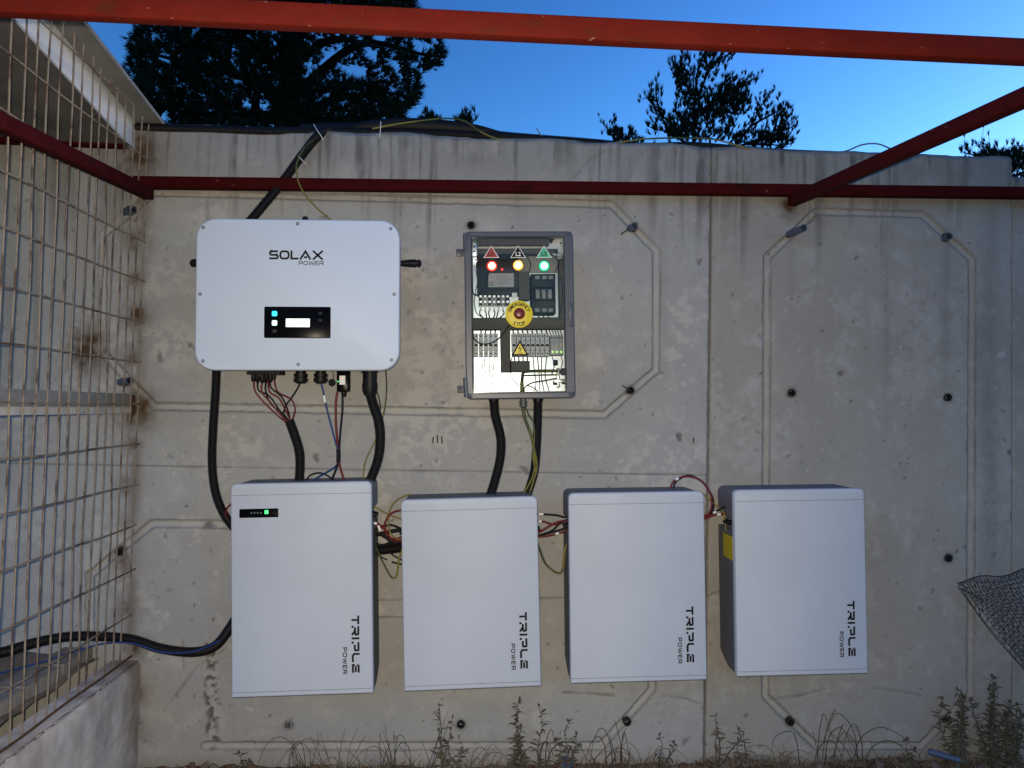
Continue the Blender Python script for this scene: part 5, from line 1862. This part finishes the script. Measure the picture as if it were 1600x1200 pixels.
# third to fourth
cable('wire', 'large red and black loop rising above the third battery, red strand', A, [(1047, 778, -.09), (1049, 758, -.09), (1058, 748, -.09), (1077, 744.5, -.09), (1096, 752, -.10), (1110, 772, -.11), (1112, 790, -.12), (1106, 804, -.12), (1092, 812, -.12)], 0.0036, M_RWIRE, GL)
cable('wire', 'large red and black loop rising above the third battery, black strand', A, [(1050, 778, -.08), (1054, 756, -.08), (1064, 747, -.08), (1078, 743, -.08), (1098, 753, -.09), (1112, 774, -.10), (1115, 792, -.11), (1108, 806, -.11), (1092, 814, -.11)], 0.0034, M_RUB, GL)
cable('wire', 'red link wire from third to fourth battery, upper one', A, [(1095, 806, -.12), (1108, 805, -.12), (1120, 804, -.12), (1142, 803, -.11)], 0.0036, M_RWIRE, GL)
cable('wire', 'red link wire from third to fourth battery, lower one', A, [(1095, 811, -.12), (1105, 809, -.12), (1118, 804, -.12), (1140, 801, -.11)], 0.0036, M_RWIRE, GL)
cable('wire', 'black link wire from third to fourth battery', A, [(1112, 802, -.12), (1122, 797, -.12), (1134, 792, -.12), (1150, 788, -.11)], 0.0034, M_RUB, GL)
for p_, lb in ((((1114, 802), (1119, 799.5)), 'white marker on the black wire before the fourth battery'), (((1120, 804.2), (1126, 803.8)), 'white marker on the red wire before the fourth battery'), (((1055.5, 750), (1060, 747)), 'white marker on the wire loop above the third battery')):
    cable('label_sleeve', lb, 'marker', [(p_[0][0], p_[0][1], -.122), (p_[1][0], p_[1][1], -.122)] if p_[0][0] > 1100 else [(p_[0][0], p_[0][1], -.094), (p_[1][0], p_[1][1], -.094)], 0.0046, M_WHITE)
cable('earth_wire', 'yellow green wire from the third battery top to the side of the fourth', A, [(1092, 768, -.09), (1104, 776, -.10), (1118, 789, -.11), (1130, 800, -.12), (1133, 815, -.12), (1134, 832, -.12), (1137, 842, -.12)], 0.0030, None, GE, yg=True)

# ------------------------------------------------------------------ weeds at the wall foot
def soil_z(x, y):
    i = min(max(int((x + 1.22) / 5.22 * 519), 0), 519)
    j = min(max(int((y + 1.6) / 1.612 * 159), 0), 159)
    return float(hh[j, i])


def leaf(mb, p, d, L, w, curl, rg, mi=0):
    d = d.normalized()
    s = d.cross(Vector((0, 0, 1)))
    s = (s if s.length > .1 else Vector((1, 0, 0))).normalized()
    s = (Matrix.Rotation(rg.uniform(-1.2, 1.2), 3, d) @ s)
    n = 6
    L1, R1 = [], []
    q = Vector(p)
    ax = s
    for i in range(n + 1):
        u = i / n
        ww = w * math.sin(math.pi * min(1, 0.12 + 0.88 * u)) ** .8 * (1 if u < 1 else 0.05)
        L1.append(q - s * ww)
        R1.append(q + s * ww)
        q = q + d * (L / n)
        d = (Matrix.Rotation(curl / n, 3, ax) @ d).normalized()
    o = L1 + R1
    mb.add(o, [(i, i + 1, n + 2 + i, n + 1 + i) for i in range(n)], mi)


def weed(px, pyt, label, seed, stems=1, spreadpx=10, leafy=1.0, curlk=1.0, dry=0.0, Y=-0.07, cat='weed'):
    rg = random.Random(seed)
    x = P(px, 1180, Y).x
    zb = soil_z(x, Y) - 0.01
    t = thing('weed', label, cat, (x, Y, zb))
    top = P(px, pyt, Y)
    H = top.z - zb
    st, fo = MB(), MB()
    for s in range(stems):
        h = H * (1 if s == 0 else rg.uniform(.55, .92))
        dx = (rg.uniform(-1, 1) * spreadpx / 430) if s else rg.uniform(-.01, .01)
        dy = rg.uniform(-.03, .03)
        pts = spline([Vector((dx * .15, 0, 0)), Vector((dx * .5 + rg.uniform(-.008, .008), dy * .5, h * .4)), Vector((dx * .9 + rg.uniform(-.008, .008), dy, h * .75)), Vector((dx + rg.uniform(-.012, .012), dy, h))], .008)
        tube(st, pts, .002, 5, rfun=lambda u: 0.0023 * (1 - u) + 0.0008)
        n = len(pts)
        for i in range(2, n):
            u = i / n
            for _ in range(2):
                if rg.random() < 0.62 * leafy:
                    an = rg.uniform(0, 6.283)
                    d = Vector((math.cos(an), math.sin(an) * .7, rg.uniform(.1, 1.0)))
                    leaf(fo, pts[i], d, rg.uniform(.022, .05) * (1.25 - .6 * u), rg.uniform(.0022, .0045), -curlk * rg.uniform(.4, 3.0), rg)
        for _ in range(int(5 * leafy)):
            leaf(fo, pts[-1], Vector((rg.uniform(-.6, .6), rg.uniform(-.6, .6), .9)), .016, .0025, .3, rg)
    st.build('stem', M_DRYD if rg.random() < .5 else M_DRY, t)
    fo.build('foliage', M_DRY if rg.random() < dry else M_LEAF, t, smooth=False)


weed(690, 1106, 'leafy weed drooping to the left below the second battery', 21, 3, 34, 0.75, 1.2)
weed(716, 1150, 'short grassy weed right of the drooping leafy weed', 22, 3, 20, .7)
weed(805, 1099, 'tall weed with curled side leaves below the second battery right half', 23, 1, 6, 1.6, 1.9)
weed(812, 1135, 'dense leafy weed at the foot of the tall curled weed', 29, 3, 14, 1.2)
weed(842, 1108, 'slim weed with a seed head between second and third battery', 24, 1, 8, .7)
weed(886, 1133, 'leafy weed under the left edge of the third battery', 25, 3, 16, 1.3)
weed(1030, 1147, 'small seed head weed below the third battery right half', 26, 2, 22, .7)
weed(1122, 1122, 'pale speckled weed below the gap before the fourth battery', 27, 3, 36, .65, dry=1)
weed(1165, 1146, 'pale low weed beneath the left edge of the fourth battery', 28, 2, 20, .7, dry=1)
weed(1497, 1076, 'leafy weed in front of the right octagon corner', 31, 7, 30, 1.5)
weed(1548, 1056, 'tallest bushy weed at the far right under the netting', 32, 8, 40, 1.35)
weed(1578, 1100, 'bushy weed at the right picture edge', 33, 8, 34, 1.6)
weed(1415, 1158, 'tiny weed beside the blue pipe', 34, 2, 10, 1.0)
weed(372, 1182, 'tiny dark sprig below the tallest battery', 35, 2, 22, 1.6)


def dry_grass(px, pyt, label, seed, n, spr, arch, m, Y=-0.06, r=.0016):
    rg = random.Random(seed)
    x = P(px, 1180, Y).x
    zb = soil_z(x, Y) - .01
    o = Vector((x, Y, zb))
    H = P(px, pyt, Y).z - zb
    mb = MB()
    for k in range(n):
        h = H * rg.uniform(.45, 1.0)
        sg = rg.choice((-1, 1))
        w_ = rg.uniform(.2, 1) * spr / 430
        b0 = Vector((rg.uniform(-.5, .5) * spr / 430, rg.uniform(-.05, .05), 0))
        if rg.random() < arch:
            pts = [b0, b0 + Vector((sg * w_ * .25, 0, h * .7)), b0 + Vector((sg * w_ * .8, rg.uniform(-.03, .03), h)), b0 + Vector((sg * w_ * 1.4, rg.uniform(-.03, .03), h * .75)), b0 + Vector((sg * w_ * 1.75, 0, h * rg.uniform(.05, .5)))]
        else:
            pts = [b0, b0 + Vector((sg * w_ * .3 + rg.uniform(-.01, .01), 0, h * .5)), b0 + Vector((sg * w_ * .7, rg.uniform(-.03, .03), h))]
        tube(mb, spline(pts, .012), r, 5, rfun=lambda u: r * (1 - .6 * u))
    mb.v = [(v[0] + o.x, v[1] + o.y, v[2] + o.z) for v in mb.v]
    tag(mb.build('grass_tuft', m, origin=o), label, 'grass')


dry_grass(470, 1150, 'sparse dry grass blades below the right half of the tallest battery', 41, 9, 40, .2, M_DRYD)
dry_grass(540, 1135, 'thin dry stalks rising below the tallest battery right corner', 42, 12, 60, .25, M_DRY)
dry_grass(615, 1130, 'thin upright dry stalks in the gap before the second battery', 43, 9, 34, .1, M_DRYD)
dry_grass(660, 1112, 'long thin leaning dry stalks left of the drooping weed', 44, 6, 50, .2, M_DRYD)
dry_grass(760, 1165, 'low reddish dry grass below the second battery', 45, 14, 60, .5, M_DRY)
dry_grass(850, 1138, 'arching dry grass between the second and third battery', 46, 6, 40, .7, M_DRYD, r=.0022)
dry_grass(935, 1140, 'arching dark grass below the left half of the third battery', 47, 7, 50, .65, M_DRYD, r=.0022)
dry_grass(975, 1105, 'tall dark leaning stalk under the groove below the third battery', 48, 5, 30, .1, M_DRYD, r=.0025)
dry_grass(1000, 1160, 'low dry grass below the third battery centre', 49, 12, 40, .6, M_DRY)
dry_grass(1270, 1112, 'long arching dry grass below the fourth battery left part', 50, 6, 55, .8, M_DRYD, r=.0020)
dry_grass(1320, 1122, 'arching dry grass tuft below the fourth battery right corner', 51, 8, 60, .7, M_DRYD, r=.0020)
dry_grass(1220, 1165, 'low dry grass beneath the fourth battery', 52, 14, 50, .6, M_DRY)
dry_grass(1520, 1150, 'dry stalks between the two right hand weeds', 53, 10, 40, .4, M_DRY)
mb = MB()
rg = random.Random(67)
for k in range(2600):
    x = rg.uniform(-0.6, 2.25)
    if rg.random() > 0.35 + 0.5 * math.sin(x * 7.3) ** 2 + (0.3 if x > 0.1 else 0):
        continue
    y = -abs(rg.gauss(0.03, 0.05)) - 0.008
    z = soil_z(x, y) - .004
    an = rg.uniform(0, 6.283)
    lean = rg.uniform(.1, 1.0)
    L = rg.uniform(.012, .055)
    d = Vector((math.cos(an) * lean, math.sin(an) * lean * .6, 1)).normalized()
    e = Vector((math.cos(an) * (lean + .7), math.sin(an) * .6 * (lean + .7), .7)).normalized()
    s_ = Vector((math.cos(an + 1.5), math.sin(an + 1.5), 0)) * rg.uniform(.0009, .0022)
    o = Vector((x, y, z))
    m_ = o + d * L * .55
    mb.add([o - s_, o + s_, m_ + s_ * .8, m_ - s_ * .8, m_ + e * L * .45], [(0, 1, 2, 3), (3, 2, 4)], rg.choice((0, 0, 0, 1, 2)))
tag(mb.build('ground_cover', [M_DRY, M_LEAF, M_DRYD], smooth=False), kind='stuff')
# dry litter over the soil
rg = random.Random(61)
mb = MB()
for k in range(700):
    x, y = rg.uniform(-.75, 2.2), -rg.uniform(.005, .22)
    z = soil_z(x, y) + rg.uniform(0, .012)
    an = rg.uniform(0, 6.283)
    d = Vector((math.cos(an), math.sin(an), rg.uniform(-.15, .5))).normalized()
    L = rg.uniform(.01, .05)
    s_ = d.orthogonal().normalized() * rg.uniform(.0008, .002)
    o = Vector((x, y, z))
    mb.add([o - s_, o + s_, o + d * L + s_ * .3, o + d * L - s_ * .3], [(0, 1, 2, 3)])
tag(mb.build('plant_litter', M_DRY, smooth=False), kind='stuff')

# blue plastic bits
a, b = P(1450, 1174, -.06), P(1500, 1188, -.10)
mb = MB()
d = (b - a).normalized()
mb.ring(a, -d, .0115, .009, (b - a).length, 14)
tag(mb.build('pipe_piece', M_BLUEP, origin=a), 'short cut of blue plastic pipe lying at the wall foot on the right', 'pipe')
a = P(884, 1192, -.06)
mb = MB()
mb.lathe(a, [(-.004, .026), (.004, .026), (.006, .022), (.004, .012)], axis=(.1, -.4, .9), seg=16)
tag(mb.build('plastic_scrap', M_BLUEP, origin=a), 'flat blue round plastic piece half buried below the third battery', 'plastic piece')

# ------------------------------------------------------------------ netting at the right edge
def netting():
    tip = P(1499, 916, -.10)
    t = thing('wire_netting', 'bundle of dark wire netting hanging in from the right picture edge', 'netting', tip)

    def surf(u, v, layer):
        # u along the bundle from the tip, v across it
        A, B = P(1499, 912, -.10), P(1760, 862, -.22)
        C, D_ = P(1499, 920, -.10), P(1700, 1170, -.22)
        top = A.lerp(B, u)
        bot = C.lerp(D_, u)
        q = top.lerp(bot, v)
        bulge = math.sin(math.pi * min(max(v, 0), 1)) * (0.03 + .10 * u)
        q = q + Vector((0, -bulge if layer == 0 else bulge * .35, 0))
        q.z += 0.012 * math.sin(u * 17 + v * 3 + layer) * (1 - v) * min(1, u * 5) + 0.006 * math.sin(v * 9 + u * 6)
        q.y += 0.012 * math.sin(u * 9 - v * 7 + layer * 2)
        return q - tip
    for layer in (0, 1):
        mb = MB()
        N, Mv = 46, 40
        rows = []
        for i in range(N + 1):
            u = i / N
            m = max(2, int(3 + Mv * u))
            rows.append([surf(u, j / m, layer) for j in range(m + 1)])
        for i in range(N):
            A, B = rows[i], rows[i + 1]
            for j, p in enumerate(A):
                v = j / (len(A) - 1)
                k = v * (len(B) - 1)
                for kk in {int(math.floor(k)), int(math.ceil(k + 1e-6))}:
                    if 0 <= kk < len(B):
                        mb.cyl(p, B[kk], .0009, seg=4, caps=False)
            if i % 2 == 0:
                for p, q in zip(A[::1], A[1::1]):
                    mb.cyl(p, q, .0008, seg=3, caps=False)
        mb.build('netting', M_NET, t, smooth=False)['kind'] = 'stuff'
    for v in (0, 1):
        mb = MB()
        tube(mb, spline([surf(u / 12, v, 0) for u in range(13)], .02), .0022, 6)
        mb.build('edge_wire', M_NET, t)


netting()

SC.render.resolution_x = 1024
SC.render.resolution_y = 768
